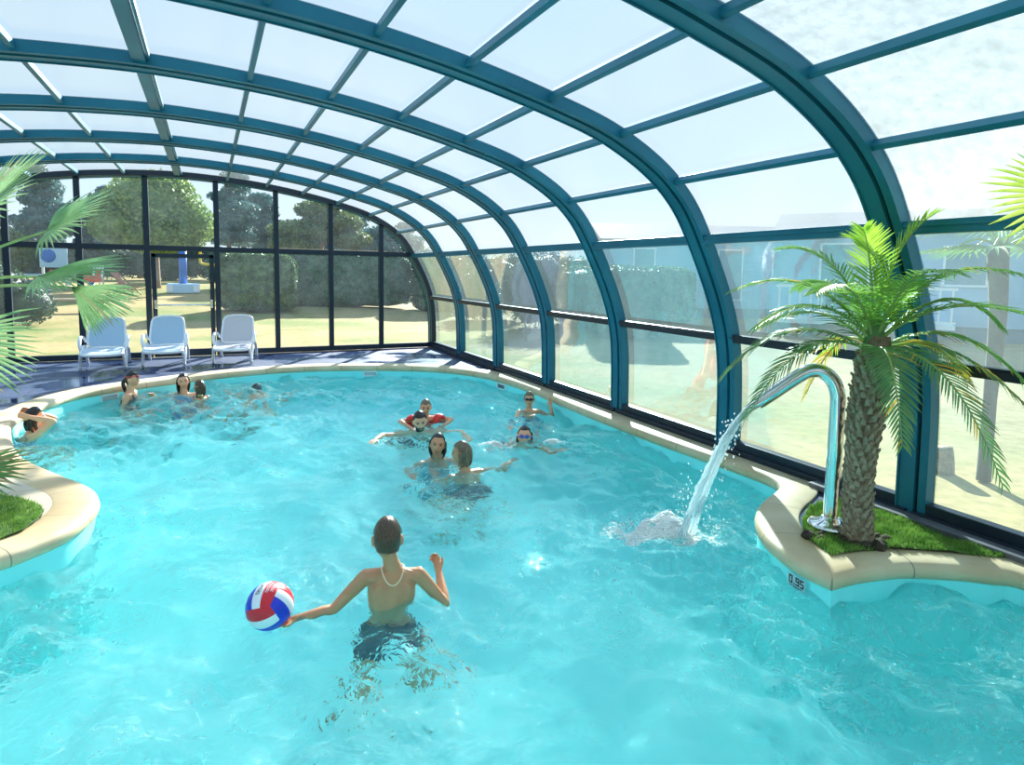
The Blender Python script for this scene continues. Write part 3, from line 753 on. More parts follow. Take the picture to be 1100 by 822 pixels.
jet = mb.build('water_jet', M['jet']); tag(jet, 'clear stream of water falling from the steel spout into the pool', 'water jet', kind='stuff')

# depth mark on the pool wall under the island's corner
FONT7 = {'0': 'abcdef', '9': 'abcdfg', '5': 'acdfg'}
SEGP = {'a': ((0, 2), (1, 2)), 'b': ((1, 2), (1, 1)), 'c': ((1, 1), (1, 0)), 'd': ((0, 0), (1, 0)), 'e': ((0, 1), (0, 0)), 'f': ((0, 2), (0, 1)), 'g': ((0, 1), (1, 1))}
iC = min(range(len(EDGE)), key=lambda i: (Vector(EDGE[i]) - Vector((3.158, 2.50))).length)
pa, pb = Vector(EDGE[iC - 1]), Vector(EDGE[iC + 1]); tg = (pb - pa).normalized()
if tg.y > 0: tg = -tg                                    # reads left to right seen from the water
nw = Vector((-1, 0)) if tg.x == 0 else Vector((tg.y, -tg.x)); nw = nw if nw.x < 0 else -nw
base = Vector(EDGE[iC]) + nw * 0.002
def wallp(u, z): return Vector((base.x + tg.x * u + nw.x * 0.004, base.y + tg.y * u + nw.y * 0.004, z))
dm = MB()
dm.quad(wallp(-0.07, -0.178), wallp(0.07, -0.178), wallp(0.07, -0.098), wallp(-0.07, -0.098))
dmo = dm.build('depth_marker', mat('pale_marker_tile', (0.62, 0.82, 0.84), 0.4), smooth=False); tag(dmo, 'pale depth plate reading 0.95 on the pool wall at the right island', 'depth marker')
tx = MB()
def stroke(a, b, w=0.0045):
    a = Vector((a[0], a[1])); b = Vector((b[0], b[1])); d = (b - a).normalized(); n2 = Vector((-d.y, d.x)) * w; a = a - d * w; b = b + d * w
    P = [a - n2, b - n2, b + n2, a + n2]
    tx.add([wallp(p.x, p.y) + Vector((nw.x, nw.y, 0)) * 0.002 for p in P], [(0, 1, 2, 3)])
for ch, u in (('0', -0.052), ('9', 0.0), ('5', 0.035)):
    for s_ in FONT7[ch]:
        (x1, y1), (x2, y2) = SEGP[s_]; stroke((u + x1 * 0.021, -0.150 + y1 * 0.021), (u + x2 * 0.021, -0.150 + y2 * 0.021))
stroke((-0.014, -0.150), (-0.0135, -0.150), 0.005)
stroke((-0.05, -0.164), (0.045, -0.164), 0.0025); stroke((-0.015, -0.171), (0.025, -0.171), 0.0025)
tx.build('numerals', M['black'], dmo, smooth=False)

# skimmer slots in the far wall
for (x, y), lab, dark in (((-1.28, 10.25), 'white skimmer slot in the far left pool wall', False), ((4.20, 9.05), 'dark skimmer slot in the right pool wall', True), ((2.55, 10.98), 'pale skimmer slot in the far pool wall near the right corner', False)):
    i = min(range(len(EDGE)), key=lambda i: (Vector(EDGE[i]) - Vector((x, y))).length)
    t_ = (Vector(EDGE[(i + 1) % N]) - Vector(EDGE[i - 1])).normalized(); nn = Vector((-t_.y, t_.x)) * OUTS
    rot = Matrix((Vector((t_.x, t_.y, 0)), Vector((nn.x, nn.y, 0)), Vector((0, 0, 1)))).transposed()
    e_ = tag(empty('skimmer', (EDGE[i][0], EDGE[i][1], -0.14)), lab, 'skimmer'); e_.rotation_euler = rot.to_euler()
    m = MB(); m.box((0, 0.0, 0.035), (0.24, 0.03, 0.014), bev=0.003); m.box((0, 0.0, -0.04), (0.24, 0.03, 0.014), bev=0.003); m.box((-0.113, 0, 0), (0.014, 0.03, 0.07)); m.box((0.113, 0, 0), (0.014, 0.03, 0.07))
    m.build('faceplate', M['white_plastic'], e_, smooth=False)
    m = MB(); m.box((0, -0.008, -0.003), (0.215, 0.012, 0.062)); m.build('flap', mat('skimmer_flap', (0.10, 0.16, 0.17) if dark else (0.5, 0.62, 0.62), 0.5), e_, smooth=False)

# ------------------------------------------------------------------ loungers
def make_lounger(sling, label, locn, rz, i):
    root = tag(empty('sun_lounger', locn, rz), label, 'sun lounger', 'resin sun loungers along the gable wall')
    # local: -y is the foot end (towards the pool), +y the head
    prof_s = [(-0.66, 0.285), (-0.60, 0.315), (-0.45, 0.325), (-0.1, 0.315), (0.18, 0.30)]
    a0 = R(58)
    prof_b = [(0.18, 0.31), (0.18 + 0.25 * math.cos(a0), 0.31 + 0.25 * math.sin(a0)), (0.18 + 0.50 * math.cos(a0), 0.31 + 0.50 * math.sin(a0))]
    def sheet(prof, w0, w1, th=0.012):
        mb = MB(); k = len(prof); vs = []
        for j, (y, z) in enumerate(prof):
            t = j / (k - 1); wd = w0 + (w1 - w0) * t
            for q in range(7):
                u = q / 3 - 1; vs.append((u * wd, y, z - 0.014 * (1 - u * u)))
        top = len(vs); vs += [(x, y, z - th) for x, y, z in vs]
        fs = []
        for j in range(k - 1):
            for q in range(6):
                a = j * 7 + q; fs.append((a, a + 1, a + 8, a + 7)); fs.append((top + a, top + a + 7, top + a + 8, top + a + 1))
        mb.add(vs, fs); return mb
    sheet(prof_s, 0.265, 0.265).build('seat', M['sling_taupe'] if sling != 'blue' else mat('seat_sling', (0.66, 0.74, 0.82), 0.7), root)
    # backrest: frame loop with rounded corners and the sling stretched in it
    def bp(u, v): return (u, 0.18 + v * math.cos(a0) + 0.0, 0.31 + v * math.sin(a0))
    W, H = 0.275, 0.56
    loop = [(-W + 0.03, 0.0), (-W, 0.10), (-W + 0.005, 0.30), (-W + 0.02, 0.46), (-W + 0.05, 0.53), (-W + 0.12, H), (0, H + 0.012), (W - 0.12, H), (W - 0.05, 0.53), (W - 0.02, 0.46), (W - 0.005, 0.30), (W, 0.10), (W - 0.03, 0.0)]
    mb = MB(); mb.tube([bp(*p) for p in loop], 0.018, 10, sub=3); br_ = mb.build('backrest_frame', M['white_plastic'], root)
    P, _ = spline([Vector((u, v, 0)) for u, v in loop], [0] * len(loop), 3)
    mb = MB(); vs = []
    half = len(P) // 2
    for j in range(half + 1):
        a, b = P[j], P[len(P) - 1 - j]
        for q in range(5):
            c = a.lerp(b, q / 4); y = bp(c.x, c.y); vs.append((y[0], y[1] + 0.012 * math.sin(PI * q / 4) * math.sin(a0), y[2]))
    mb.add(vs, [(j * 5 + q, j * 5 + q + 1, j * 5 + q + 6, j * 5 + q + 5) for j in range(half) for q in range(4)])
    mb.build('backrest_sling', M['sling_blue'] if sling == 'blue' else M['sling_taupe'], br_)
    # seat frame rails, curved front bar
    mb = MB()
    for s_ in (-1, 1): mb.tube([(s_ * 0.285, y, z - 0.012) for y, z in prof_s], [0.02] * 5, 10, sub=3)
    mb.tube([(-0.285, -0.655, 0.275), (-0.2, -0.685, 0.262), (0, -0.70, 0.258), (0.2, -0.685, 0.262), (0.285, -0.655, 0.275)], 0.026, 10, sub=3)
    mb.tube([(-0.285, 0.18, 0.29), (0.285, 0.18, 0.29)], 0.018, 10)
    mb.build('frame', M['white_plastic'], root)
    for s_ in (-1, 1):
        m = MB(); m.tube([(s_ * 0.30, -0.12, 0.36), (s_ * 0.315, -0.30, 0.28), (s_ * 0.315, -0.45, 0.14), (s_ * 0.31, -0.52, 0.0)], [0.020, 0.027, 0.025, 0.024], 10, sub=4)
        m.tube([(s_ * 0.29, -0.62, 0.28), (s_ * 0.305, -0.56, 0.14), (s_ * 0.31, -0.525, 0.02)], [0.022, 0.02, 0.022], 10, sub=3); m.build('leg', M['white_plastic'], root)
        m = MB(); m.tube([(s_ * 0.305, 0.10, 0.34), (s_ * 0.315, 0.32, 0.20), (s_ * 0.31, 0.46, 0.0)], [0.022, 0.024, 0.022], 10, sub=4); m.build('leg', M['white_plastic'], root)
        m = MB(); P = [(s_ * 0.305, -0.30, 0.285), (s_ * 0.335, -0.27, 0.40), (s_ * 0.34, -0.17, 0.485), (s_ * 0.335, -0.02, 0.50), (s_ * 0.325, 0.14, 0.47), (s_ * 0.30, 0.24, 0.40)]
        m.tube(P, [0.026, 0.026, 0.028, 0.028, 0.026, 0.02], 10, sub=4); m.build('armrest', M['white_plastic'], root)
    return root
make_lounger('blue', 'white lounger with pale blue back, its top edge behind the fan palm leaf tips', (-1.60, 12.52, 0), R(2), 0)
make_lounger('blue', 'white lounger with pale blue back standing before the door jamb, fully in view', (-0.70, 12.62, 0), R(-2), 1)
make_lounger('taupe', 'white lounger with greyish taupe back, nearest the hedge side', (0.43, 12.62, 0), R(-9), 2)

# ------------------------------------------------------------------ palms
def frond(p0, p1, p2, n=34, L=0.26, mats=None, parent=None, name='frond', yellow=0.0, seed=0, droop=0.25, w=0.0075):
    rnd = random.Random(seed); mb = MB(); p0, p1, p2 = Vector(p0), Vector(p1), Vector(p2)
    def B(t): return p0 * (1 - t) ** 2 + p1 * 2 * t * (1 - t) + p2 * t * t
    def T(t): return ((p1 - p0) * (2 * (1 - t)) + (p2 - p1) * (2 * t)).normalized()
    K = 14; mb.tube([B(i / K) for i in range(K + 1)], [0.0095 * (1 - 0.85 * i / K) + 0.001 for i in range(K + 1)], 6, mi=0)
    for i in range(n):
        t = 0.13 + 0.87 * i / (n - 1)
        c, tg = B(t), T(t)
        sd = tg.cross(Vector((0, 0, 1)))
        sd = sd.normalized() if sd.length > 0.05 else Vector((1, 0, 0))
        nu = sd.cross(tg).normalized()
        ln = L * (0.40 + 0.60 * math.sin(PI * min(1, (t * 0.92 + 0.08)) ** 0.85)) * rnd.uniform(0.85, 1.1)
        for s_ in (-1, 1):
            fwd = 0.55 + 0.55 * t
            d = (sd * s_ + tg * fwd + nu * rnd.uniform(0.10, 0.35)).normalized()
            q0 = c; pts = [q0]
            for j in range(1, 4):
                dd = (d + Vector((0, 0, -droop * j * 0.55 * rnd.uniform(0.7, 1.3)))).normalized(); pts.append(pts[-1] + dd * ln / 3)
            wv = (tg - d * tg.dot(d)); wv = wv.normalized() if wv.length > 1e-4 else nu
            ws = [w * 0.6, w, w * 0.75, 0.0008]
            vs = []
            for q, ww in zip(pts, ws): vs += [q - wv * ww + nu * ww * 0.5, q, q + wv * ww + nu * ww * 0.5]
            fs = []
            for j in range(3):
                a = j * 3; fs += [(a, a + 1, a + 4, a + 3), (a + 1, a + 2, a + 5, a + 4)]
            mb.add(vs, fs, 2 if rnd.random() < yellow * (0.4 + t) else 1)
    return mb.build(name, mats, parent, smooth=True)
M['leaf'] = leaf_mat('palm_leaf', (0.13, 0.34, 0.05), (0.30, 0.54, 0.11), 4, 0.40, 0.38)
M['leaf_dark'] = leaf_mat('palm_leaf_old', (0.09, 0.24, 0.07), (0.20, 0.38, 0.12), 4, 0.35, 0.38)
M['leaf_young'] = leaf_mat('palm_leaf_young', (0.24, 0.50, 0.05), (0.40, 0.64, 0.08), 4, 0.45, 0.4)
M['leaf_yellow'] = leaf_mat('palm_leaf_yellow', (0.62, 0.48, 0.05), (0.75, 0.42, 0.06), 5, 0.4, 0.5)
M['rachis'] = mat('leaf_rib', (0.30, 0.42, 0.12), 0.5)
M['bark'] = mat('palm_bark', (0.16, 0.10, 0.06), 0.9, c2=(0.34, 0.25, 0.16), scale=18, bump=0.8, bscale=50)
M['bark_scale'] = mat('palm_bark_scale', (0.26, 0.19, 0.12), 0.85, c2=(0.46, 0.37, 0.26), scale=25)
PB = Vector((3.745, 2.525, 0.0)); CR = Vector((3.748, 2.525, 1.33))
palm = tag(empty('feathery_palm', PB), 'small feathery palm with rough trunk growing from the right island turf', 'palm')
RV = Vector((0.559, -0.829, 0)); FV = Vector((0.829, 0.559, 0)); UV = Vector((0, 0, 1))
def q(r, u, f): return (CR - PB) + RV * r + UV * u + FV * f
mb = MB(); TP = []; TR = []
for i in range(15):
    t = i / 14; TP.append(Vector((-0.012 * math.sin(t * 5) + 0.0 + 0.03 * (t - 1), 0.02 * math.sin(t * 4), 0.0 + 1.34 * t))); TR.append(0.066 + 0.034 * math.exp(-t * 11) + 0.036 * min(1, t * 1.25) - 0.035 * max(0, (t - 0.86) / 0.14))
mb.tube(TP, TR, 18)
trunk = mb.build('trunk', M['bark'], palm)
mb = MB(); mb.tube([(0, 0, 1.24), (0, 0, 1.33), (0, 0, 1.42), (0, 0, 1.52)], [0.070, 0.060, 0.04, 0.008], 14, sub=3); mb.build('crownshaft', M['leaf_dark'], palm)
rnd = random.Random(5); mb = MB()
NS = 330
for i in range(NS):
    t = 0.03 + 0.88 * i / NS; a = i * 2.39996 + rnd.uniform(-0.1, 0.1); j = min(13, int(t * 14)); f = t * 14 - j
    c = TP[j].lerp(TP[j + 1], f); r = TR[j] * (1 - f) + TR[j + 1] * f
    d = Vector((math.cos(a), math.sin(a), 0)); s_ = Vector((-d.y, d.x, 0)); wd = 0.022 * rnd.uniform(0.7, 1.2); hg = 0.045 * rnd.uniform(0.7, 1.3); ot = 0.022 * rnd.uniform(0.5, 1.3) * (1.3 if t > 0.5 else 1)
    b0 = c + d * (r - 0.006)
    vs = [b0 - s_ * wd - UV * 0.02, b0 + s_ * wd - UV * 0.02, b0 + s_ * wd * 0.6 + d * ot + UV * hg * 0.6, b0 - s_ * wd * 0.6 + d * ot + UV * hg * 0.6, b0 + d * ot * 0.9 + UV * hg, b0 + s_ * wd * 0.7 + UV * hg * 0.4 - d * 0.004, b0 - s_ * wd * 0.7 + UV * hg * 0.4 - d * 0.004]
    mb.add(vs, [(0, 1, 2, 3), (3, 2, 4), (1, 5, 2), (0, 3, 6), (2, 5, 4), (3, 4, 6)])
bs = mb.build('leaf_base', M['bark_scale'], trunk, smooth=False); bs['kind'] = 'stuff'
ML = [M['rachis'], M['leaf'], M['leaf_yellow']]; MD = [M['rachis'], M['leaf_dark'], M['leaf_yellow']]; MY = [M['rachis'], M['leaf_young'], M['leaf_yellow']]
FR = [  # (mid r,u,f) (tip r,u,f) material, yellow share, droop
    ((-0.36, 0.52, -0.05), (-0.84, 0.27, -0.15), ML, .05, .3), ((-0.22, 0.62, 0.15), (-0.60, 0.56, 0.20), ML, 0, .2), ((-0.05, 0.55, -0.10), (-0.10, 0.66, -0.18), MY, 0, .1),
    ((0.02, 0.60, 0.10), (0.27, 0.76, 0.0), MY, 0, .1), ((0.25, 0.60, 0.05), (0.73, 0.38, -0.16), ML, .03, .35), ((0.35, 0.42, -0.15), (0.92, 0.08, -0.28), ML, .05, .2),
    ((0.42, 0.30, -0.05), (0.86, -0.36, 0.05), ML, .12, .3), ((0.34, 0.10, -0.38), (0.60, -0.66, -0.58), MD, .08, .2), ((-0.50, 0.24, -0.10), (-0.86, -0.30, -0.22), MD, .03, .3),
    ((-0.38, 0.16, -0.32), (-0.66, -0.50, -0.48), MD, .02, .25), ((-0.30, 0.38, -0.25), (-0.64, 0.05, -0.40), ML, .02, .3), ((0.08, 0.12, -0.48), (0.16, -0.52, -0.60), MD, .03, .25),
    ((-0.20, 0.16, 0.30), (-0.40, -0.46, 0.32), MY, .85, .3), ((0.46, 0.16, 0.18), (0.96, -0.60, 0.06), MD, .45, .4), ((0.10, 0.45, 0.18), (0.18, 0.30, 0.36), ML, 0, .25),
    ((-0.25, 0.50, 0.22), (-0.50, 0.28, 0.45), ML, 0, .3), ((0.35, 0.46, 0.02), (0.62, 0.10, 0.04), ML, .05, .3), ((0.12, 0.50, -0.22), (0.34, 0.40, -0.52), ML, 0, .3),
    ((-0.12, 0.46, -0.30), (-0.30, 0.28, -0.62), ML, 0, .3), ((0.30, 0.12, 0.25), (0.52, -0.28, 0.35), MY, .6, .3), ((-0.30, 0.30, 0.22), (-0.72, 0.0, 0.30), MD, .05, .3), ((0.02, 0.58, 0.0), (-0.18, 0.62, 0.02), MY, 0, .1),
]
for i, (a, b, mm, ye, dr) in enumerate(FR):
    frond(q(0, -0.05 if b[1] > 0 else -0.10, 0), q(*a), q(*b), 31 if mm is MY else 38, 0.20 if mm is MY else 0.21, mm, palm, 'frond', ye, i + 40, dr)

def fan_leaf(hub, axis, normal, rad, n=34, span=300, mats=None, parent=None, stem=None, seed=0, split=0.5, droop=0.35, name='fan_leaf', w=0.012):
    """palmate leaf: pleated blades from a hub, free and drooping beyond the split"""
    rnd = random.Random(seed); mb = MB(); hub = Vector(hub); ax = Vector(axis).normalized(); nr = Vector(normal); nr = (nr - ax * nr.dot(ax)).normalized(); bx = ax.cross(nr)
    for i in range(n):
        a = R(-span / 2 + span * (i + 0.5) / n); d = ax * math.cos(a) + bx * math.sin(a)
        ln = rad * (0.72 + 0.28 * math.cos(a * 0.55)) * rnd.uniform(0.9, 1.06); wv = (bx * math.cos(a) - ax * math.sin(a))
        pts = [hub]; K = 5
        for j in range(1, K + 1):
            t = j / K; dd = d + nr * (0.12 - 0.1 * t) + Vector((0, 0, -droop * max(0, t - split + 0.15) * rnd.uniform(0.5, 1.5))); pts.append(pts[-1] + dd.normalized() * ln / K)
        half = math.tan(R(span / n) / 2) * ln
        ws = [0.002, half * 0.2 * 1.02, half * 0.4 * 1.02, min(half * 0.56, w), w * 0.6, 0.001]
        vs = []
        for p, ww in zip(pts, ws): vs += [p - wv * ww + nr * ww * 0.6, p, p + wv * ww + nr * ww * 0.6]
        fs = []
        for j in range(K): a2 = j * 3; fs += [(a2, a2 + 1, a2 + 4, a2 + 3), (a2 + 1, a2 + 2, a2 + 5, a2 + 4)]
        mb.add(vs, fs, 1 if rnd.random() > 0.06 else 2)
    if stem is not None:
        s0 = Vector(stem); mid = s0.lerp(hub, 0.5) + Vector((0, 0, 0.08)); mb.tube([s0, mid, hub], [0.014, 0.010, 0.008], 8, mi=0, sub=4)
    return mb.build(name, mats, parent, smooth=True)
M['fan'] = leaf_mat('fan_palm_leaf', (0.20, 0.38, 0.15), (0.40, 0.60, 0.30), 5, 0.38, 0.38)
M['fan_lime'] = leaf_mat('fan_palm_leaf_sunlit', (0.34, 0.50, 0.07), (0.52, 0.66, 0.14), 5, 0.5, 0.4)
M['fan_dry'] = leaf_mat('fan_palm_leaf_dry', (0.40, 0.30, 0.14), (0.52, 0.44, 0.24), 6, 0.3, 0.6)
M['stem'] = mat('leaf_stalk', (0.42, 0.55, 0.22), 0.5)
FB = Vector((-1.72, 5.12, 0.01)); fan = tag(empty('fan_palm', FB), 'fan palm on the left island, its pleated leaves reaching in from the frame edge', 'palm')
mb = MB(); TPf = [Vector((0, 0, 0)), Vector((0.02, 0, 0.4)), Vector((0, 0.01, 0.9)), Vector((-0.02, 0, 1.42))]
mb.tube(TPf, [0.13, 0.115, 0.12, 0.10], 16, sub=5)
ftr = mb.build('trunk', M['bark'], fan)
rnd = random.Random(9); mb = MB()
for i in range(220):
    t = i / 220; a = i * 2.39996; c = Vector((0, 0, 1.4 * t)); d = Vector((math.cos(a), math.sin(a), 0)); s_ = Vector((-d.y, d.x, 0)); b0 = c + d * 0.105
    mb.add([b0 - s_ * 0.025, b0 + s_ * 0.025, b0 + d * 0.04 + UV * 0.06 + s_ * 0.01, b0 + d * 0.04 + UV * 0.06 - s_ * 0.01], [(0, 1, 2, 3)])
lb = mb.build('leaf_base', M['bark_scale'], ftr, smooth=False); lb['kind'] = 'stuff'
MF = [M['stem'], M['fan'], M['fan_dry']]; MFD = [M['stem'], M['fan_dry'], M['fan']]
hub0 = Vector((0, 0, 1.38))
def W(x, y, z): return Vector((x, y, z)) - FB
rgt = Vector((0.90, -0.43, 0))            # across the view from the path beside the pool
FANS = [  # hub (world), axis, normal, radius, blades, span, mats
    ((-1.30, 5.15, 2.02), rgt * 0.8 + UV * 0.6, -FV * 0.7 + UV * 0.4 - rgt * 0.2, 0.60, 36, 230, MF, 0.15),
    ((-0.99, 5.31, 1.93), rgt * 0.72 + UV * 0.42 + FV * 0.1, UV * 0.75 - FV * 0.65, 0.52, 34, 170, MF, 0.25),
    ((-1.03, 5.20, 1.62), rgt + UV * 0.05, UV * 0.9 - FV * 0.35, 0.56, 30, 130, MF, 0.20),
    ((-0.84, 5.16, 1.55), rgt * 0.9 - UV * 0.45, UV * 0.6 - FV * 0.6, 0.43, 26, 75, MF, 0.35),
    ((-1.44, 4.82, 1.24), rgt * 0.7 - UV * 0.6, UV * 0.4 + rgt * 0.5 - FV * 0.7, 0.54, 34, 150, MF, 0.3),
    ((-1.44, 4.88, 0.36), rgt * 0.95 + UV * 0.05, UV * 0.8 - FV * 0.5, 0.44, 22, 120, [M['stem'], M['leaf_dark'], M['fan_dry']], 0.35),
    ((-1.46, 4.98, 0.40), rgt * 0.8 - UV * 0.15, UV * 0.8 - FV * 0.5, 0.38, 18, 120, MFD, 0.5),
    ((-2.1, 5.5, 1.95), -rgt + UV * 0.4, UV, 0.55, 30, 250, MF, 0.3), ((-1.7, 5.7, 2.0), FV + UV * 0.5, UV - FV * 0.4, 0.55, 30, 250, MF, 0.3), ((-1.9, 4.6, 1.8), -FV + UV * 0.3, UV, 0.55, 30, 250, MF, 0.3),
]
for i, (h, a, nn, rr, n, sp, mm, dr) in enumerate(FANS): fan_leaf(W(*h), a, nn, rr, n, sp, mm, fan, hub0 - UV * (0.5 if h[2] < 1.3 else 0) - UV * (0.4 if h[2] < 0.7 else 0), 70 + i, droop=dr)
# second fan palm at the near right, only one leaf reaches into view
FB2 = Vector((4.03, 0.42, 0.0)); fan2 = tag(empty('fan_palm', FB2), 'sunlit lime fan palm leaf entering at the upper right beside the feathery palm', 'palm')
mb = MB(); mb.tube([(0, 0, 0), (0.02, 0.02, 0.8), (0, 0.05, 1.75)], [0.12, 0.10, 0.09], 14, sub=5); mb.build('trunk', M['bark'], fan2)
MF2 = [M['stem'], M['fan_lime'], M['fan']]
def W2(x, y, z): return Vector((x, y, z)) - FB2
fan_leaf(W2(3.86, 1.62, 2.12), -rgt * 0.75 - UV * 0.55, UV * 0.3 - FV * 0.85, 0.40, 34, 250, MF2, fan2, Vector((0, 0.05, 1.72)), 91, droop=0.15, w=0.016)
for i, (h, a) in enumerate((((4.2, -0.3, 2.2), (0.2, -1, 0.3)), ((3.3, 0.1, 2.1), (-1, -0.3, 0.2)), ((4.3, 0.9, 2.35), (0.3, 0.6, 0.6)))): fan_leaf(W2(*h), a, (0, 0, 1), 0.5, 30, 250, MF2, fan2, Vector((0, 0.05, 1.72)), 95 + i)

# ------------------------------------------------------------------ ball
BC = Vector((0.249, 3.391, -0.075)); BRAD = 0.121
ball = tag(empty('volleyball', BC), 'red, white and blue volleyball floating by the hand of the boy', 'ball')
bm = bmesh.new(); bmesh.ops.create_cube(bm, size=2.0); bmesh.ops.subdivide_edges(bm, edges=bm.edges[:], cuts=29, use_grid_fill=True)
bm.verts.ensure_lookup_table()
def ball_col(p):
    a = [abs(p.x), abs(p.y), abs(p.z)]; k = a.index(max(a))
    u = {0: p.z, 1: p.x, 2: p.y}[k] / a[k]        # three bands on each face, turned face to face
    b = 0 if u < -0.33 else (1 if u < 0.33 else 2)
    return [(2, 0, 1), (2, 0, 1), (1, 0, 2)][k][b], k, min(abs(abs(u) - 0.33), 1)
_v = Vector((-0.065, -0.886, 0.459)).normalized(); _r = Vector((0.997, -0.073, 0)); _u = _r.cross(-_v)
_u = _v.cross(_r).normalized()
def _ax(t): return _v * 0.5774 + (_r * math.cos(R(t)) + _u * math.sin(R(t))) * 0.8165
rotb = Matrix((_ax(122), _ax(242), _ax(2))).transposed()
def ball_pt(p, gro=True, lift=0.0):
    x, y, z = p
    s_ = Vector((x * math.sqrt(1 - y * y / 2 - z * z / 2 + y * y * z * z / 3), y * math.sqrt(1 - z * z / 2 - x * x / 2 + z * z * x * x / 3), z * math.sqrt(1 - x * x / 2 - y * y / 2 + x * x * y * y / 3)))
    g_ = 0.0
    if gro:
        m_ = ball_col(p)[2]; two = sorted((abs(x), abs(y), abs(z)))[1]
        g_ = 0.012 * math.exp(-(m_ / 0.03) ** 2) + 0.012 * math.exp(-((1 - two) / 0.03) ** 2)
    return rotb @ (s_.normalized() * BRAD * (1 - g_ + lift))
mb = MB(); mb.add([ball_pt(v.co) for v in bm.verts], [tuple(v.index for v in f.verts) for f in bm.faces])
mb.m = [ball_col(f.calc_center_median())[0] for f in bm.faces]; bm.free()
bo = mb.build('shell', [mat('ball_white', (0.88, 0.90, 0.92), 0.35), mat('ball_red', (0.78, 0.015, 0.03), 0.35), mat('ball_blue', (0.012, 0.04, 0.60), 0.35)], ball)
rnd = random.Random(2)
def lettering(name, m, u0, u1, y0, y1, n):
    mb = MB()
    for i in range(n):
        ya, yb = y0 + (y1 - y0) * i / n, y0 + (y1 - y0) * (i + 0.72) / n
        for (a0, b0, a1, b1) in random.Random(i * 7 + n).sample([(0, 0, 0.22, 1), (0.78, 0, 1, 1), (0, 0, 1, 0.28), (0, 0.72, 1, 1), (0.4, 0, 0.6, 1)], 3):
            P = [(u0 + (u1 - u0) * a, ya + (yb - ya) * b) for a, b in ((a0, b0), (a1, b0), (a1, b1), (a0, b1))]
            mb.add([ball_pt(Vector((1, y, u)), False, 0.006) for u, y in P], [(0, 1, 2, 3)])
    mb.build(name, m, bo, smooth=False)
lettering('dark_lettering', M['black'], -0.15, 0.15, -0.62, 0.30, 6)
lettering('white_lettering', M['white'], 0.45, 0.62, -0.75, 0.2, 8); lettering('white_lettering', M['white'], 0.70, 0.85, -0.65, 0.1, 7)
# ================================================================== PEOPLE
M['skin'] = {}
def skin_set(key, c, hair=(0.02, 0.014, 0.01), beard=False):
    sk = mat('skin_' + key, c, 0.42, c2=tuple(x * 0.93 for x in c), scale=14, sub=0.15)
    return [sk, mat('eye_' + key, (0.03, 0.02, 0.015), 0.25), mat('lip_' + key, (c[0] * 0.78, c[1] * 0.48, c[2] * 0.48), 0.4), mat('facial_hair_' + key, hair, 0.7)]
SK_TAN = skin_set('tan', (0.58, 0.29, 0.145)); SK_FAIR = skin_set('fair', (0.85, 0.41, 0.23), (0.05, 0.03, 0.02)); SK_OLIVE = skin_set('olive', (0.66, 0.31, 0.165)); SK_PALE = skin_set('pale', (0.88, 0.47, 0.28), (0.03, 0.02, 0.015))
H_DARK = mat('wet_dark_hair', (0.014, 0.010, 0.008), 0.25, c2=(0.03, 0.02, 0.014), scale=30, vec_scale=(6, 6, 0.6))
H_BROWN = mat('wet_brown_hair', (0.05, 0.028, 0.014), 0.28, c2=(0.12, 0.07, 0.035), scale=30, vec_scale=(6, 6, 0.6))
H_LIGHT = mat('wet_light_brown_hair', (0.045, 0.026, 0.014), 0.3, c2=(0.32, 0.21, 0.12), scale=26, vec_scale=(6, 6, 0.6))
C_BLACK = mat('black_swimwear', (0.012, 0.016, 0.03), 0.5, c2=(0.02, 0.06, 0.11), scale=30, lo=0.55, hi=0.6)
C_NAVY = mat('navy_swim_shorts', (0.005, 0.012, 0.03), 0.5, c2=(0.01, 0.03, 0.06), scale=14)
C_BLUE = mat('blue_swimwear', (0.03, 0.20, 0.50), 0.5)
C_TEAL = mat('teal_swimwear', (0.04, 0.33, 0.42), 0.5)
C_ORANGE = mat('orange_strap', (0.85, 0.18, 0.05), 0.5)
C_RED = mat('red_swim_vest', (0.85, 0.03, 0.03), 0.4)

def hsweep(mb, pts, rads, n=14):
    """tube of elliptical sections with rounded ends: rads are (rx, ry) pairs in a frame that keeps local x"""
    pts = [Vector(p) for p in pts]; k = len(pts); vs = []
    rads = [(r, r) if not hasattr(r, '__len__') else r for r in rads]
    ring_ = []
    t0 = (pts[1] - pts[0]).normalized(); t1 = (pts[-1] - pts[-2]).normalized()
    for ang in (80, 50, 25): ring_.append((pts[0] - t0 * min(rads[0]) * math.sin(R(ang)), tuple(x * math.cos(R(ang)) for x in rads[0]), t0))
    for i in range(k):
        t = (pts[min(i + 1, k - 1)] - pts[max(i - 1, 0)]).normalized(); ring_.append((pts[i], rads[i], t))
    for ang in (25, 50, 80): ring_.append((pts[-1] + t1 * min(rads[-1]) * math.sin(R(ang)), tuple(x * math.cos(R(ang)) for x in rads[-1]), t1))
    xr = Vector((1, 0, 0))
    for c, (rx, ry), t in ring_:
        a = xr - t * xr.dot(t)
        if a.length < 0.2: a = Vector((0, 1, 0)) - t * t.y
        a.normalize(); b = t.cross(a)
        for j in range(n):
            w_ = 2 * PI * j / n; vs.append(c + a * (rx * math.cos(w_)) + b * (ry * math.sin(w_)))
    K = len(ring_)
    fs = [(i * n + j, i * n + (j + 1) % n, (i + 1) * n + (j + 1) % n, (i + 1) * n + j) for i in range(K - 1) for j in range(n)]
    fs += [tuple(reversed(range(n))), tuple((K - 1) * n + j for j in range(n))]
    mb.add(vs, fs)

